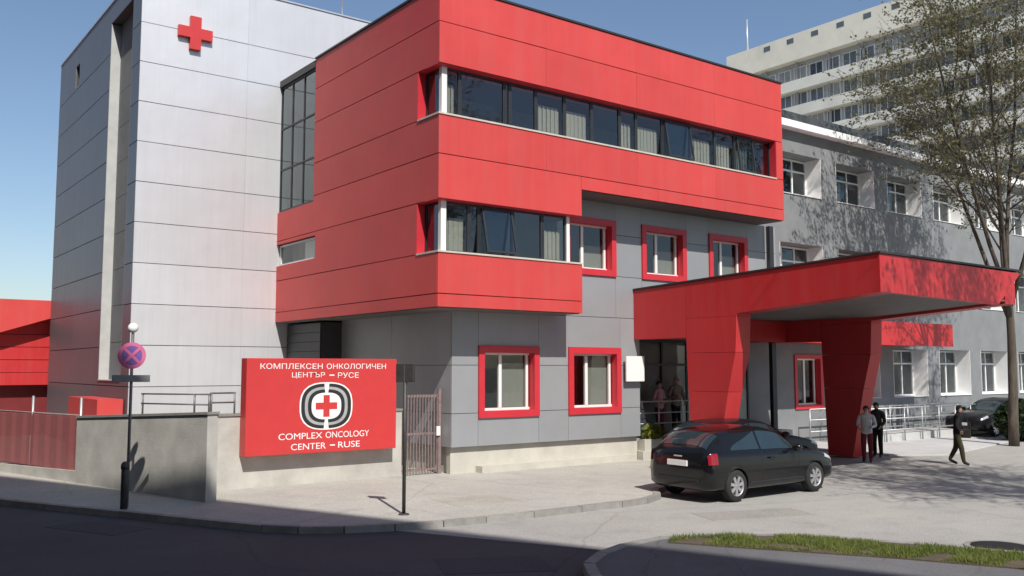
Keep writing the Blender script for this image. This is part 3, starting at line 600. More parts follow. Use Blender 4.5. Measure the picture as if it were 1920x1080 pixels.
# ------------------------------------------------------------------ hospital sign board with lettering and emblem
sb = thing('sign_board', 'red sign board with white lettering and round emblem on the concrete wall', 'sign')
BX0, BX1, BZ0, BZ1, BY = 7.28, 10.91, 0.79, 2.86, 18.98
box('board', M['signred'], (BX0, BY, BZ0), (BX1, 19.29, BZ1), sb, .008)
def text(txt, x0, x1, zc, h, parent, name='lettering'):
    c = bpy.data.curves.new('lettering', 'FONT'); c.body = txt; c.size = 1; c.align_x = 'LEFT'; c.extrude = 0.0; c.offset = 0.0
    t = bpy.data.objects.new('tmp', c); COL.objects.link(t); dg = bpy.context.evaluated_depsgraph_get()
    me = bpy.data.meshes.new_from_object(t.evaluated_get(dg)); bpy.data.objects.remove(t)
    vx = [v.co.x for v in me.vertices]; vy = [v.co.y for v in me.vertices]
    ax_, bx_, ay, by = min(vx), max(vx), min(vy), max(vy)
    for v in me.vertices: v.co = (x0 + (v.co.x - ax_) / (bx_ - ax_) * (x1 - x0), BY - .004, zc - h / 2 + (v.co.y - ay) / (by - ay) * h)
    me.materials.clear(); me.materials.append(M['signwhite'])
    o = bpy.data.objects.new(name, me); COL.objects.link(o); o.parent = parent; return o
for w_, a, b, z, h in (('КОМПЛЕКСЕН', 7.58, 9.02, 2.69, .12), ('ОНКОЛОГИЧЕН', 9.12, 10.62, 2.69, .12), ('ЦЕНТЪР', 8.3, 9.08, 2.49, .135), ('РУСЕ', 9.4, 9.92, 2.49, .125),
                       ('COMPLEX', 8.02, 9.04, 1.17, .135), ('ONCOLOGY', 9.12, 10.2, 1.17, .135), ('CENTER', 8.31, 9.13, .94, .135), ('RUSE', 9.43, 9.97, .94, .135)): text(w_, a, b, z, h, sb)
for x, z in ((9.19, 2.49), (9.23, .94)): MB().box((x, BY - .005, z - .014), (x + .12, BY - .001, z + .014)).build('dash', M['signwhite'], sb)
ecx, ecz = 9.13, 1.81
def ring(a0, a1, w0, w1, yo, m, name, e=2.7):
    """superellipse band between scales w0 and w1, from angle a0 to a1"""
    mb = MB(); n = 28; vs = []
    for i in range(n + 1):
        t = a0 + (a1 - a0) * i / n; cs, sn = math.cos(t), math.sin(t)
        k = (abs(cs) ** e + abs(sn) ** e) ** (-1 / e)
        for w in (w0, w1): vs.append((ecx + .61 * w * k * cs, yo, ecz + .50 * w * k * sn))
    mb.add(vs, [(2 * i, 2 * i + 1, 2 * i + 3, 2 * i + 2) for i in range(n)]); return mb.build(name, m, sb)
ring(0, 2 * math.pi, 0, 1.05, BY - .004, M['signwhite'], 'emblem_disc')
for s in (0, math.pi):
    g = .10
    ring(s - math.pi / 2 + g, s + math.pi / 2 - g, .85, .99, BY - .007, M['signblack'], 'emblem_ring')
    ring(s - math.pi / 2 + g, s + math.pi / 2 - g, .73, .85, BY - .006, M['signgrey'], 'emblem_ring')
    ring(s - math.pi / 2 + g, s + math.pi / 2 - g, .59, .73, BY - .0075, M['signblack'], 'emblem_ring')
a_ = .075
MB().extr([(ecx + u, BY - .008, ecz + v) for u, v in ((-a_, -.24), (a_, -.24), (a_, -a_), (.26, -a_), (.26, a_), (a_, a_), (a_, .24), (-a_, .24), (-a_, a_), (-.26, a_), (-.26, -a_), (-a_, -a_))], (0, .002, 0)).build('emblem_cross', M['signred'], sb)

# ------------------------------------------------------------------ no-stopping sign, bollard, small post sign, gate
view = math.atan2(-17.6, -4.6)
ns = thing('traffic_sign', 'round faded no-stopping sign on a slim pole with white globe on top', 'sign', (4.70, 18.0, 0.1), R(-112))
# local: sign faces +x after rotation
MB().tube([(0, 0, 0), (0, 0, 3.2)], .028, 10).build('pole', M['steel'], ns)
zc = 2.78
MB().lathe([(0, .035), (.235, .035), (.245, .03), (.245, .02), (.235, .015), (0, .015)], (.0, 0, zc), 'x', 32, False).build('disc', M['signblue'], ns)
MB().lathe([(.18, .038), (.247, .038), (.247, .036), (.18, .036)], (.0, 0, zc), 'x', 32, False).build('red_ring', M['signpink'], ns)
for s in (-1, 1):
    b = MB().box((.038, -.21, -.026), (.041 + .001 * s, .21, .026)).build('red_bar', M['signpink'], ns); b.location = (0, 0, zc); b.rotation_euler = (R(45 * s), 0, 0)
MB().lathe([(.0, .12), (.05, .11), (.085, .07), (.095, .02), (.08, -.03), (.04, -.06), (.0, -.07)], (0, 0, 3.27), 'z', 20).build('globe', M['signwhite'], ns)
MB().box((.03, -.33, 2.29), (.05, .33, 2.42)).build('plate', M['rail'], ns)
bo = MB().tube([(4.60, 17.82, .1), (4.60, 17.82, .92), (4.60, 17.82, .95)], [.065, .065, .03], 14).build('bollard', M['darksteel'], None, label='short dark steel bollard beside the no-stopping sign', cat='bollard')
MB().tube([(4.60, 17.82, .82), (4.60, 17.82, .90)], .075, 14).build('collar', M['darksteel'], bo)
ps = thing('post_sign', 'thin dark post with a small square plate edge on near the red board', 'sign', (8.33, 14.19, .1), R(30))
MB().tube([(0, 0, 0), (0, 0, 2.6)], .033, 10).build('post', M['darksteel'], ns and ps)
MB().box((-.03, -.17, 2.3), (.05, .17, 2.62)).build('plate', M['darksteel'], ps)
MB().lathe([(.0, .02), (.09, .02), (.10, 0), (0, 0)], (0, 0, 0), 'z', 14).build('foot', M['darksteel'], ps)
gt = thing('picket_gate', 'rust red picket gate between the concrete wall and the grey wall', 'gate')
GYY = 19.15
for z in (.2, 1.05, 1.95): MB().box((11.30, GYY, z), (12.16, GYY + .04, z + .05)).build('rail', M['gatered'], gt)
for k in range(11): MB().box((11.31 + k * .082, GYY - .022, .14), (11.33 + k * .082, GYY - .002, 2.02)).build('picket', M['gatered'], gt)
MB().box((12.17, GYY - .03, .08), (12.25, GYY + .05, 2.15)).build('post', M['gatered'], gt)
MB().box((12.10, GYY - .07, 1.02), (12.2, GYY - .032, 1.24)).build('lock_box', M['signwhite'], gt)
wsn = thing('notice_board', 'white notice board standing out from the grey wall corner', 'sign')
MB().box((17.93, 18.52, 2.28), (18.62, 18.56, 2.98)).build('panel', M['signwhite'], wsn)
for x in (18.05, 18.5): MB().box((x, 18.561, 2.5), (x + .04, 18.698, 2.54)).build('bracket', M['rail'], wsn)

# ------------------------------------------------------------------ cars
M['carblack'] = mat('black_car_paint', (0.007, 0.007, 0.008), 0.16, 0, 0.1, 2, 0, 1, 0.3, coat=0.4)
M['cardark'] = mat('graphite_car_paint', (0.010, 0.010, 0.012), 0.3, 0.0, 0.1, 2, 0, 1, 0.25, coat=0.25)
M['cargrey'] = mat('grey_car_paint', (0.10, 0.105, 0.11), 0.3, 0.4, 0.1, 2, 0, 1, 0.5, coat=0.7)
M['carglass'] = mat('car_glass', (0.02, 0.035, 0.042), 0.05, 0, 0.1, 2, 0, 1, 0.8)
M['rubber'] = mat('tyre_rubber', (0.018, 0.018, 0.018), 0.85)
M['rim'] = mat('alloy_rim', (0.55, 0.55, 0.56), 0.35, 0.7)
M['plastic'] = mat('black_plastic', (0.02, 0.02, 0.021), 0.6)
M['tail'] = mat('tail_light', (0.26, 0.012, 0.025), 0.12, 0, 0.1, 20)
M['headl'] = mat('headlight', (0.55, 0.57, 0.58), 0.1, 0.3)
# stations: x, half width, sill z, shoulder z, belt z, roof half width, roof z
HATCH = [(-.76, .66, .40, .62, .76, .50, .80), (-.735, .78, .30, .62, .92, .60, .97), (-.67, .84, .24, .60, .975, .63, 1.06), (-.50, .87, .22, .60, .975, .61, 1.21), (-.18, .88, .20, .60, .965, .595, 1.365),
         (.25, .885, .19, .60, .955, .595, 1.42), (.9, .885, .19, .60, .945, .60, 1.435), (1.4, .885, .19, .60, .94, .60, 1.385), (1.72, .885, .19, .60, .935, .60, 1.275), (2.10, .885, .19, .59, .93, .62, 1.06),
         (2.38, .88, .19, .58, .91, .66, .955), (2.85, .865, .20, .55, .83, .66, .88), (3.18, .83, .22, .52, .74, .60, .79), (3.36, .75, .26, .47, .64, .52, .68), (3.43, .62, .32, .43, .54, .42, .565)]
def car_surface(S, roof):
    xs = [s[0] for s in S]
    def at(x, j):
        x = min(max(x, xs[0]), xs[-1]); i = max(k for k in range(len(xs) - 1) if xs[k] <= x + 1e-9)
        def g(k): return S[min(max(k, 0), len(S) - 1)][j]
        def gx(k): return xs[min(max(k, 0), len(S) - 1)]
        h = xs[i + 1] - xs[i]; t = (x - xs[i]) / h; d = (g(i + 1) - g(i)) / h
        d0 = (g(i) - g(i - 1)) / (gx(i) - gx(i - 1)) if i > 0 else d; d1 = (g(i + 2) - g(i + 1)) / (gx(i + 2) - gx(i + 1)) if i + 2 < len(S) else d
        m0 = 0 if d0 * d <= 0 else 2 * d0 * d / (d0 + d); m1 = 0 if d1 * d <= 0 else 2 * d1 * d / (d1 + d)
        return (2 * t ** 3 - 3 * t * t + 1) * g(i) + (t ** 3 - 2 * t * t + t) * h * m0 + (-2 * t ** 3 + 3 * t * t) * g(i + 1) + (t ** 3 - t * t) * h * m1
    def pt(x, t, s):
        w, zs, zm, zb, wr, zr = [at(x, j) for j in range(1, 7)]
        zr = zr if zr < zb + .12 else zb + (zr - zb) * roof
        P = [(0, zs), (w * .80, zs), (w * .97, zs + .07), (w, zm), (w * .955, zb - .02), (w * .93, zb), (wr + .02, zr - .055), (wr * .86, zr - .012), (0, zr + .015)]
        T = [0, .10, .16, .38, .54, .58, .80, .86, 1.0]
        i = max(k for k in range(len(T) - 1) if T[k] <= t + 1e-9); u = (t - T[i]) / (T[i + 1] - T[i])
        y = P[i][0] + (P[i + 1][0] - P[i][0]) * u; z = P[i][1] + (P[i + 1][1] - P[i][1]) * u
        if 6 <= i: z += .012 * math.sin(u * math.pi) if i == 7 else 0
        return Vector((x, y * s, z))
    return pt
def make_car(name, paint, label, group=None, roof=1.0):
    root = thing(name, label, 'car', group=group); pt = car_surface(HATCH, roof)
    ts = [0, .05, .10, .13, .16, .22, .28, .34, .38, .44, .50, .54, .58, .64, .70, .76, .80, .83, .86, .92, 1.0]; nx = 74
    x0, x1 = HATCH[0][0], HATCH[-1][0]; m = MB(); vs = []; ring_n = len(ts) * 2 - 2
    for i in range(nx + 1):
        x = x0 + (x1 - x0) * (.5 - .5 * math.cos(math.pi * i / nx)) if False else x0 + (x1 - x0) * i / nx
        row = [pt(x, t, 1) for t in ts] + [pt(x, t, -1) for t in reversed(ts[1:-1])]; vs += row
    fs = [(i * ring_n + k, i * ring_n + (k + 1) % ring_n, (i + 1) * ring_n + (k + 1) % ring_n, (i + 1) * ring_n + k) for i in range(nx) for k in range(ring_n)]
    fs += [tuple(range(ring_n)), tuple(range(nx * ring_n, (nx + 1) * ring_n))]
    m.add(vs, fs, True); bo_ = m.build('body', M[paint], root)
    cuts = MB()
    for ax_ in (0, 2.58):
        for s in (-1, 1): cuts.lathe([(0, .62), (.345, .62), (.345, 1.2), (0, 1.2)], (ax_, 0, .315), 'y', 28, False) if s > 0 else cuts.lathe([(0, -1.2), (.345, -1.2), (.345, -.62), (0, -.62)], (ax_, 0, .315), 'y', 28, False)
    co = cuts.build('tmp_cut', M['plastic']); co.location = (0, 0, 0)
    bm = bmesh.new(); bm.from_mesh(co.data); bmesh.ops.remove_doubles(bm, verts=bm.verts, dist=1e-4); bmesh.ops.recalc_face_normals(bm, faces=bm.faces); bm.to_mesh(co.data); bm.free()
    md = bo_.modifiers.new('arch', 'BOOLEAN'); md.object = co; md.operation = 'DIFFERENCE'; md.solver = 'EXACT'
    dg = bpy.context.evaluated_depsgraph_get(); me = bpy.data.meshes.new_from_object(bo_.evaluated_get(dg)); bo_.modifiers.clear(); bo_.data = me; bpy.data.objects.remove(co)
    def patch(nm, mt, f, nu, nv, off, parent=root):
        """a thin shell lying off the body surface; f(u,v)->(x,t,side)"""
        g = [[None] * (nv + 1) for _ in range(nu + 1)]
        for i in range(nu + 1):
            for j in range(nv + 1):
                x, t, s = f(i / nu, j / nv); h = .01
                p = pt(x, t, s); du = pt(x + h, t, s) - pt(x - h, t, s); dv = pt(x, min(t + h, .999), s) - pt(x, t - h, s); n = du.cross(dv); n.normalize()
                c = p - Vector((1.2, 0, .6))
                if n.dot(c) < 0: n = -n
                g[i][j] = p + n * off
        mb = MB(); mb.add([q for r in g for q in r], [(i * (nv + 1) + j, (i + 1) * (nv + 1) + j, (i + 1) * (nv + 1) + j + 1, i * (nv + 1) + j + 1) for i in range(nu) for j in range(nv)], True)
        return mb.build(nm, M[mt], parent, fix=False)
    for s in (-1, 1):
        patch('side_window', 'carglass', lambda u, v, s=s: ((-.10 + .42 * v * v) * (1 - u) + u * .78, .605 + (.10 + .08 * u) * v + .0 * u, s), 12, 5, .006)
        patch('side_window', 'carglass', lambda u, v, s=s: (.84 + u * ((2.13 - .52 * v) - .84), .60 + .185 * v, s), 12, 5, .006)
        patch('tail_light', 'tail', lambda u, v, s=s: (-.728 + .20 * u, .45 + .115 * v, s), 5, 4, .008)
        patch('headlight', 'headl', lambda u, v, s=s: (2.98 + .33 * u, .50 + .085 * v, s), 5, 3, .006)
        patch('door_trim', 'plastic', lambda u, v, s=s: (.42 + 1.72 * u, .215 + .02 * v, s), 14, 1, .007)
        for xa in (.80, 2.02): patch('door_seam', 'plastic', lambda u, v, s=s, xa=xa: (xa + .010 * u, .20 + .385 * v, s), 1, 10, .003)
        b = MB().box((1.02, s * .885 - .02, .80), (1.2, s * .885 + .02, .83)).build('door_handle', M[paint], root)
        mi = MB().lathe([(0, -.10), (.06, -.09), (.085, 0), (.07, .07), (0, .10)], (1.78, s * 1.0, .99), 'y', 12).build('mirror', M[paint], root)
        MB().box((1.74, min(s * .84, s * .93), .955), (1.80, max(s * .84, s * .93), .975)).build('arm', M['plastic'], mi)
    patch('rear_window', 'carglass', lambda u, v: (-.64 + .36 * u, (.80 + .2 * v * 2) if v <= .5 else (1.0 - (v - .5) * .4), 1 if v <= .5 else -1), 8, 12, .007)
    patch('windscreen', 'carglass', lambda u, v: (1.70 + .62 * u, (.81 + .19 * v * 2) if v <= .5 else (1.0 - (v - .5) * .38), 1 if v <= .5 else -1), 8, 12, .007)
    MB().box((-.79, -.26, .70), (-.755, .26, .81)).build('number_plate', M['signwhite'], root)
    MB().box((-.765, -.10, .875), (-.735, .10, .90)).build('badge', M['alu'], root)
    MB().box((-.785, -.56, .42), (-.75, .56, .47)).build('bumper_trim', M['plastic'], root)
    MB().box((3.40, -.40, .36), (3.455, .40, .56)).build('grille', M['plastic'], root)
    MB().box((3.45, -.26, .42), (3.47, .26, .53)).build('number_plate', M['signwhite'], root)
    for ax_ in (0, 2.58):
        for s in (-1, 1):
            w = MB().lathe([(.20, -.10), (.29, -.10), (.312, -.07), (.315, 0), (.312, .07), (.29, .10), (.20, .10)], (ax_, s * .775, .315), 'y', 28).build('wheel', M['rubber'], root)
            rim = MB().lathe([(.205, -.09), (.215, .095 * s), (.195, .10 * s), (.185, .05 * s), (.185, -.05 * s)], (ax_, s * .775, .315), 'y', 28)
            rim.lathe([(0, .085 * s), (.05, .085 * s), (.055, .04 * s), (0, .03 * s)], (ax_, s * .775, .315), 'y', 14)
            for k in range(7):
                an = 2 * math.pi * k / 7 + .2; c, sn = math.cos(an), math.sin(an); y0, y1 = sorted((s * .775 + s * .05, s * .775 + s * .088))
                q = [(.035, -.025), (.195, -.034), (.195, .034), (.035, .025)]
                rim.extr([(ax_ + a * c - b * sn, y0, .315 + a * sn + b * c) for a, b in q], (0, y1 - y0, 0))
            rim.build('rim', M['rim'], w)
            MB().lathe([(0, -.05 * s), (.19, -.05 * s), (.19, -.045 * s), (0, -.045 * s)], (ax_, s * .775, .315), 'y', 20, False).build('brake_disc', M['plastic'], w)
    return root
car = make_car('parked_car', 'carblack', 'glossy black hatchback parked in front of the entrance canopy', 'cars parked at the entrance')
car.location = (14.69, 12.95, .008); 
car2 = make_car('parked_car', 'cardark', 'dark car half hidden behind the black hatchback under the canopy', 'cars parked at the entrance', .86)
car2.location = (17.75, 15.55, .0); car2.rotation_euler = (0, 0, R(-3))
car3 = make_car('parked_car', 'cardark', 'dark car parked far off beside the tree trunk by the old wing', 'cars parked at the entrance')
car3.location = (38.6, 17.6, .045); car3.rotation_euler = (0, 0, R(172))

# ------------------------------------------------------------------ people
def cloth(n, c): return mat(n, c, 0.9, 0, 0.18, 12, 0.3, 60, 0.2)
M['skin'] = mat('skin', (0.42, 0.25, 0.18), 0.6, 0, 0.06)
M['hairdark'] = mat('dark_hair', (0.02, 0.015, 0.012), 0.7); M['hairgrey'] = mat('grey_hair', (0.25, 0.24, 0.23), 0.7)
M['shoe'] = mat('dark_shoe', (0.02, 0.018, 0.016), 0.6)
def person(label, loc, rz, H, top, low, hair='hairdark', arms=((.05, .04), (-.05, .04)), stride=0.0, bend=0.0, elbow=(.1, .1), group=None):
    """one continuous skinned body; local +y is forward"""
    root = thing('person', label, 'person', loc, rz, group); k = H / 1.72
    V = []; E = []; Rr = []; tag = []
    def v(p, r): V.append((p[0] * k, p[1] * k, p[2] * k)); Rr.append((r[0] * k, r[1] * k) if isinstance(r, tuple) else (r * k, r * k)); return len(V) - 1
    def ed(a, b, t): E.append((a, b)); tag.append(t)
    pel = v((0, 0, .93), (.165, .12)); wa = v((0, .01 + bend * .2, 1.08), (.155, .115)); ch = v((0, .0 + bend * .7, 1.28), (.17, .122)); sh = v((0, bend, 1.41), (.10, .075)); nk = v((0, .01 + bend * 1.1, 1.48), .052)
    hb = v((0, .03 + bend * 1.25, 1.555), (.070, .083)); ht = v((0, .03 + bend * 1.3, 1.645), (.070, .085))
    ed(pel, wa, 'top'); ed(wa, ch, 'top'); ed(ch, sh, 'top'); ed(sh, nk, 'skin'); ed(nk, hb, 'skin'); ed(hb, ht, 'skin')
    for s in (-1, 1):
        st_ = stride * s
        hp = v((s * .085, 0, .86), .10); kn = v((s * .095, st_ * .5 + .02 * abs(stride) + (.03 if st_ > 0 else .04), (.49)), .078); an = v((s * .095, st_ - (.06 if st_ < 0 else 0), .09 + (.05 if st_ < 0 and stride else 0)), .058); to = v((s * .105, st_ + .15, .035), .036)
        ed(pel, hp, 'low'); ed(hp, kn, 'low'); ed(kn, an, 'low'); ed(an, to, 'shoe')
        fx, ox = arms[0 if s < 0 else 1]; be = elbow[0 if s < 0 else 1]
        so2 = v((s * .185, bend, 1.385), .072); el = v((s * (.215 + ox), bend + fx * .5, 1.11), .058); wr = v((s * (.21 + ox - be * .5), bend + fx + be, .90 + be * .9), .040); ha = v((s * (.205 + ox - be * .7), bend + fx + be * 1.3 + .015, .83 + be * 1.1), (.028, .040))
        ed(sh, so2, 'top'); ed(so2, el, 'top'); ed(el, wr, 'top'); ed(wr, ha, 'skin')
    me = bpy.data.meshes.new('body'); me.from_pydata(V, E, []); o = bpy.data.objects.new('body', me); COL.objects.link(o)
    sk = o.modifiers.new('skin', 'SKIN'); sk.use_smooth_shade = True; ss = o.modifiers.new('sub', 'SUBSURF'); ss.levels = 2
    sv = me.skin_vertices[0].data
    for i, r in enumerate(Rr): sv[i].radius = r; sv[i].use_root = (i == 0)
    dg = bpy.context.evaluated_depsgraph_get(); dg.update(); m2 = bpy.data.meshes.new_from_object(o.evaluated_get(dg)); o.modifiers.clear(); 
    # hands: five tapered fingers and shoe soles are joined into the same mesh
    bm = bmesh.new(); bm.from_mesh(m2)
    ex = MB()
    for (a, b), t in zip(E, tag):
        if t == 'skin' and b > 7:
            w_, h_ = Vector(V[a]), Vector(V[b]); d = (h_ - w_).normalized(); fw_ = Vector((0, 1, 0)) - d * d.y; fw_.normalize(); sd = d.cross(fw_)
            for q, ln in ((-.028, .062), (-.010, .075), (.009, .072), (.027, .055)):
                p0 = h_ + fw_ * q * k + d * .008; p1 = p0 + d * ln * .5 * k; p2 = p1 + (d * .8 - sd * .5 * (1 if V[b][0] > 0 else -1)).normalized() * ln * .5 * k
                ex.tube([p0, p1, p2], [.0095 * k, .0085 * k, .006 * k], 5)
            p0 = (w_ + h_) / 2 + fw_ * .03 * k; ex.tube([p0, p0 + (fw_ + d).normalized() * .035 * k, p0 + (fw_ * .4 + d).normalized() * .065 * k], [.011 * k, .01 * k, .007 * k], 5)
    hd = Vector(V[hb]); ex.tube([hd + Vector((0, .07, .02)) * k, hd + Vector((0, .098, .0)) * k], [.012 * k, .014 * k], 6)      # nose
    for s in (-1, 1): ex.tube([hd + Vector((s * .068, .0, .0)) * k, hd + Vector((s * .078, -.005, .03)) * k, hd + Vector((s * .07, .0, .05)) * k], [.012 * k, .016 * k, .008 * k], 6)
    n0 = len(bm.faces); tmp = ex.mesh('x', []); bm.from_mesh(tmp); bm.to_mesh(m2); bm.free()
    names = ['top', 'low', 'skin', 'shoe']; m2.materials.clear()
    for mm in (top, low, 'skin', 'shoe'): m2.materials.append(M[mm])
    segs = [(Vector(V[a]), Vector(V[b]), names.index(t), (Rr[a][0] + Rr[b][0]) / 2) for (a, b), t in zip(E, tag)]
    for p in m2.polygons:
        p.use_smooth = True
        if p.index >= n0: p.material_index = 2; continue
        c = p.center; best = (9, 0)
        for a, b, t, r in segs:
            u = max(0, min(1, (c - a).dot(b - a) / (b - a).length_squared)); d = (c - a.lerp(b, u)).length - r
            if d < best[0]: best = (d, t)
        p.material_index = best[1] if not (best[1] == 1 and c.z > .88 * k) else 0
    o.data = m2; o.parent = root
    hm = MB(); c = Vector(V[hb]).lerp(Vector(V[ht]), .62); n, mrow = 14, 7; vs = []
    for i in range(mrow + 1):
        th = (math.pi * .56) * i / mrow
        for j in range(n):
            ph = 2 * math.pi * j / n; r = .093 * k * (1 + .04 * math.sin(5 * ph + i)); back = 1.15 if math.sin(ph) < .2 else .88
            zz = math.cos(th * (back if math.sin(ph) < .2 else .72)); vs.append((c.x + r * .93 * math.sin(th) * math.cos(ph), c.y - .008 + r * 1.05 * math.sin(th) * math.sin(ph) * (1 if math.sin(ph) < .2 else .9), c.z + r * zz * 1.05))
    hm.add(vs, [(i * n + j, i * n + (j + 1) % n, (i + 1) * n + (j + 1) % n, (i + 1) * n + j) for i in range(mrow) for j in range(n)], True); hm.build('hair', M[hair], root)
    for s in (-1, 1): MB().lathe([(0, .008), (.009, .005), (.011, 0), (0, -.004)], tuple(hd + Vector((s * .03, .082, .045)) * k), 'y', 8).build('eye', M['hairdark'], root)
    return root
M['c_dark'] = cloth('dark_jacket', (0.022, 0.02, 0.024)); M['c_olive'] = cloth('olive_trousers', (0.05, 0.046, 0.022)); M['c_white'] = cloth('pale_jacket', (0.5, 0.5, 0.52)); M['c_maroon'] = cloth('maroon_trousers', (0.13, 0.02, 0.03)); M['c_green'] = cloth('dark_green_coat', (0.035, 0.04, 0.032)); M['c_black'] = cloth('black_trousers', (0.015, 0.015, 0.016))
M['c_pink'] = cloth('dusky_pink_top', (0.42, 0.22, 0.23)); M['c_brown'] = cloth('brown_jacket', (0.20, 0.16, 0.13))
G = 'people around the entrance'
pw = person('person in dark jacket and olive trousers walking across the forecourt', (25.05, 13.0, .006), R(-155), 1.64, 'c_dark', 'c_olive', arms=((.08, .03), (-.08, .03)), stride=.16, bend=.05, group=G)
person('person in pale jacket and maroon trousers standing by the canopy post', (23.75, 14.9, .006), R(120), 1.60, 'c_white', 'c_maroon', bend=.03, elbow=(.2, .15), group=G)
person('person in long dark green coat standing beside the pale jacket', (25.35, 15.55, .006), R(100), 1.64, 'c_green', 'c_black', bend=.02, group=G)
person('person in dusky pink top standing behind the porch railing', (20.15, 19.45, .62), R(190), 1.66, 'c_pink', 'c_maroon', elbow=(.22, .2), group=G)
person('person in brown jacket standing on the porch near the canopy post', (20.95, 19.5, .62), R(170), 1.78, 'c_brown', 'c_black', hair='hairgrey', elbow=(.1, .25), group=G)
# shoulder bag of the walking person
bag = MB().box((-.05, -.14, -.24), (.05, .14, 0)).build('shoulder_bag', M['hairdark'], None, label='small dark shoulder bag hanging at the walking person\'s side', cat='bag')
bag.location = (25.28, 12.88, .98); bag.rotation_euler = (0, 0, R(-155)); bag.modifiers.new('b', 'BEVEL').width = .02
MB().tube([(0, -.11, -.01), (-.03, -.06, .28), (-.05, 0, .47), (-.03, .06, .28), (0, .11, -.01)], .008, 5).build('strap', M['hairdark'], bag)

# ------------------------------------------------------------------ railings, planter, ramp
pr_ = thing('porch_railing', 'thin steel railing along the entrance porch edge', 'railing')
for z in (1.05, 1.35, 1.68): MB().tube([(18.72, 19.02, z), (21.6, 19.02, z)], .018, 6).build('rail', M['rail'], pr_)
for k in range(4): MB().tube([(18.75 + k * .94, 19.02, .62), (18.75 + k * .94, 19.02, 1.69)], .02, 6).build('post', M['rail'], pr_)
rr = thing('ramp_railing', 'grey steel ramp railing with many bars before the old wing', 'railing')
for y, x0, x1 in ((18.3, 29.2, 40.0), (19.4, 27.5, 40.0)):
    for z in (.45, .85, 1.22): MB().tube([(x0, y, z), (x1, y, z)], .025, 6).build('rail', M['rail'], rr)
    n = int((x1 - x0) / 1.2)
    for k in range(n + 1): MB().tube([(x0 + (x1 - x0) * k / n, y, .04), (x0 + (x1 - x0) * k / n, y, 1.23)], .025, 6).build('post', M['rail'], rr)
MB().box((29.2, 18.4, .0), (40.0, 19.3, .32)).build('ramp', M['slab'], rr)
def leaf_cloud(mb, c, rad, n, size, rng, squash=1.0, up=.3):
    for _ in range(n):
        d = Vector((rng.gauss(0, 1), rng.gauss(0, 1), rng.gauss(0, 1))); d.normalize(); r = rng.random() ** .4
        p = Vector(c) + Vector((d.x * rad[0], d.y * rad[1], d.z * rad[2])) * r
        a = Vector((rng.gauss(0, 1), rng.gauss(0, 1), rng.gauss(0, 1) + up)); a.normalize(); b = a.orthogonal(); b.rotate(Quaternion(a, rng.random() * 6.28)); s = size * rng.uniform(.6, 1.35)
        t = a.cross(b)
        mb.add([p - t * s * .38, p - b * s * .0 + b * s * .55, p + t * s * .38, p - b * s * .55], [(0, 1, 2, 3)])
rng = random.Random(3)
for i, (x, lab, n) in enumerate(((19.15, 'yellow green bush in a low stone planter on the porch, left one', 420), (20.45, 'yellow green bush in a low stone planter on the porch, right one', 380))):
    pt_ = thing('planter', lab, 'planter', (x, 18.78, .32), group='planters on the porch')
    MB().prism([(-.42, -.13), (.42, -.13), (.42, .13), (-.42, .13)], 0, .32).build('trough', M['plinth'], pt_)
    mb = MB(); leaf_cloud(mb, (0, 0, .48), (.42, .17, .26), n, .09, rng); mb.build('foliage', M['yellowplant'], pt_, fix=False)
mh = MB().lathe([(0, .012), (.40, .012), (.41, .0), (.41, -.1)], (0, 0, 0), 'z', 32, False).build('manhole_cover', M['iron'], None, label='dark round cast iron manhole cover beyond the grass strip', cat='manhole')
mh.location = (14.15, 6.75, .012); MB().lathe([(.42, .01), (.50, .01), (.50, -.1)], (0, 0, 0), 'z', 32, False).build('ring', M['kerb'], mh)

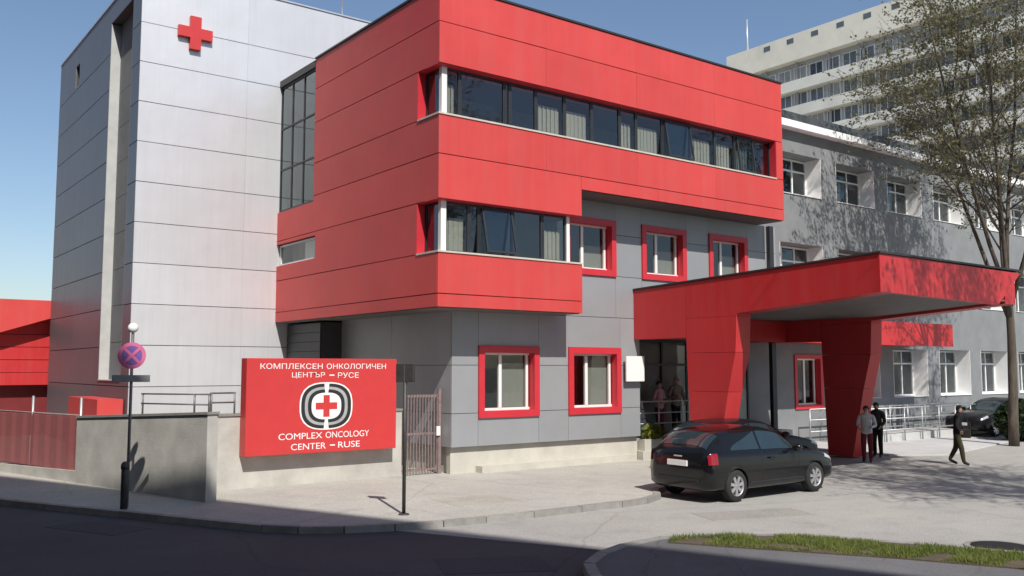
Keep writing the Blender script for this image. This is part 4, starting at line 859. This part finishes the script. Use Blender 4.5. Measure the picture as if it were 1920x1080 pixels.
# ------------------------------------------------------------------ trees
def make_tree(name, label, seed, H=15.5, dens=1.0, group=None, r0=.16):
    """trunk, limbs, twigs; leaves sit along the twigs in small tufts"""
    rng = random.Random(seed); root = thing(name, label, 'tree', group=group)
    tr_ = MB(); tips = []; br_ = MB()
    def limb(p, d, L, r, depth, mb):
        n = (6, 6, 5, 4, 3)[depth]; pts = [p.copy()]; rs = [r]; q = p.copy(); d = d.normalized()
        for i in range(n):
            g_ = .02 if depth == 0 else (.05 if depth == 1 else .10); d = (d + Vector((rng.gauss(0, g_), rng.gauss(0, g_), rng.gauss(0, .05) + (.02, .10, .07, .03, 0)[depth]))).normalized(); q = q + d * L / n; pts.append(q.copy()); rs.append(max(.005, r * (1 - (.35, .8, .8, .8, .8)[depth] * (i + 1) / n)))
        mb.tube(pts, rs, (10, 7, 5, 3, 3)[depth])
        if depth >= 3:
            for a, b in zip(pts, pts[1:]): tips.append((a.lerp(b, rng.random()), d)); tips.append((b, d))
        if depth == 4: return
        kids = (6, 9, 8, 6)[depth]
        for c in range(kids):
            f = (rng.uniform(.55, 1.0) if depth == 0 else rng.uniform(.18, 1.0)); j = min(n - 1, int(f * n)); b = pts[j].lerp(pts[j + 1], min(1, f * n - j))
            ax_ = d.orthogonal(); ax_.rotate(Quaternion(d, (c + rng.random() * .7) * 6.283 / kids * (1 if depth == 0 else 2.4))); ang = (rng.uniform(.12, .48), rng.uniform(.5, .95), rng.uniform(.5, 1.0), rng.uniform(.4, 1.0))[depth]
            nd = d.copy(); nd.rotate(Quaternion(ax_, ang))
            ln = (H * rng.uniform(.52, .68), L * rng.uniform(.34, .52) * (1.15 - .5 * f), L * rng.uniform(.36, .55), L * rng.uniform(.4, .6))[depth]
            limb(b, nd, ln, max(.006, rs[min(j, len(rs) - 1)] * (.62 if depth == 0 else .5)), depth + 1, br_)
    limb(Vector((0, 0, -.1)), Vector((0, .0, 1)), H * .33, r0, 0, tr_)
    tr_.build('trunk', M['bark'], root); br_.build('limb', M['bark'], root, fix=False)
    mb = MB()
    for p, d in tips:
        if rng.random() > .8: continue
        for _ in range(int(rng.choice((2, 3, 4, 5, 6)) * dens * 1.25 + rng.random())):
            o_ = p + Vector((rng.gauss(0, .06), rng.gauss(0, .06), rng.gauss(0, .05)))
            a = Vector((rng.gauss(0, 1), rng.gauss(0, 1), rng.gauss(0, 1) + .4)).normalized(); b = a.orthogonal(); b.rotate(Quaternion(a, rng.random() * 6.28)); t = a.cross(b); s = rng.uniform(.035, .085)
            mb.add([o_ - t * s * .4, o_ + b * s * .6, o_ + t * s * .4, o_ - b * s * .6], [(0, 1, 2, 3)])
    print('tree', len(tips), len(mb.f), len(br_.f)); mb.build('crown', M['leaf'], root, fix=False)
    return root
tree = make_tree('deciduous_tree', 'tall slim deciduous tree in thin spring leaf at the right by the old wing', 11, 16.5, .36, 'street trees')
tree.location = (32.7, 15.0, 0); tree.rotation_euler = (0, 0, R(60)); tree.scale = (1.12, 1.12, 1.05)
t2 = make_tree('deciduous_tree', 'spring tree beyond the right edge shading the forecourt', 29, 14.5, .22, 'street trees', .10)
t2.location = (19.2, 3.2, 0)
sh_ = thing('shrub', 'dark evergreen shrub at the foot of the tall tree', 'shrub', (35.3, 15.9, 0))
mb = MB(); leaf_cloud(mb, (0, 0, .75), (1.3, .8, .75), 2600, .13, rng); mb.build('foliage', M['shrub'], sh_, fix=False)
mb = MB()
for k in range(7): mb.tube([(rng.uniform(-.3, .3), rng.uniform(-.2, .2), 0), (rng.uniform(-.9, .9), rng.uniform(-.5, .5), .8)], [.03, .01], 5)
mb.build('stem', M['bark'], sh_)

# ------------------------------------------------------------------ grass on the island
def inside(x, y, poly):
    c = False; j = len(poly) - 1
    for i in range(len(poly)):
        if (poly[i][1] > y) != (poly[j][1] > y) and x < (poly[j][0] - poly[i][0]) * (y - poly[i][1]) / (poly[j][1] - poly[i][1]) + poly[i][0]: c = not c
        j = i
    return c
mb = MB(); rng = random.Random(5); n = 0
from mathutils import noise
while n < 26000:
    x, y = rng.uniform(9.9, 14.5), rng.uniform(2.4, 9.8)
    if not inside(x, y, soil_poly): continue
    n += 1; d_ = noise.noise(Vector((x * 2.2, y * 2.2, 0)))
    if d_ < -.22: continue
    h = rng.uniform(.03, .08) * (1 + .6 * d_); an = rng.random() * 6.28; w = .006; lx, ly = rng.gauss(0, .03), rng.gauss(0, .03); cx, sx = math.cos(an) * w, math.sin(an) * w
    mb.add([(x - cx, y - sx, .13), (x + cx, y + sx, .13), (x + lx, y + ly, .13 + h)], [(0, 1, 2)])
put(mb.build('grass', M['grass'], None, fix=False), kind='stuff', label='strip of sunlit green grass along the far edge of the island', cat='grass')

# ------------------------------------------------------------------ apartment house across the street behind the viewpoint (casts the street's shade)
LP = (7.92, 14.1); AD = Vector((0.36, -0.933, 0)); AN = Vector((-0.933, -0.36, 0)); REACH = SUN_H.dot(-AN)
def along2(p0, t, n): return (p0[0] + AD.x * t + AN.x * n, p0[1] + AD.y * t + AN.y * n)
HB = 27.0; DN = HB / math.tan(SUN_EL) * REACH
ab = thing('apartment_house', 'plain grey brown apartment house across the street behind the viewpoint', 'building')
M['aptwall'] = mat('apartment_render', (0.30, 0.27, 0.235), 0.9, 0, 0.12, .5)
M['farglass'] = mat('far_window_glass', (0.03, 0.035, 0.04), 0.08, 0, 0.1, 1)
a0, a1 = -62, 34
MB().prism([along2(LP, a0, DN), along2(LP, a1, DN), along2(LP, a1, DN + 12), along2(LP, a0, DN + 12)], 0, HB).build('wall', M['aptwall'], ab)
base = None
for f in range(8):
    for k in range(30):
        t = a0 + 2.2 + k * 3.15; p = along2(LP, t, DN - .03); z = 1.4 + f * 3.2
        if base is None:
            base = MB().box((-.75, -.04, -.8), (.75, .04, .8)).build('window', M['farglass'], ab); o = base
        else:
            o = base.copy(); COL.objects.link(o); o.parent = ab
        o.location = (p[0], p[1], z + .9); o.rotation_euler = (0, 0, math.atan2(AD.y, AD.x))
print('objects', len(bpy.data.objects))
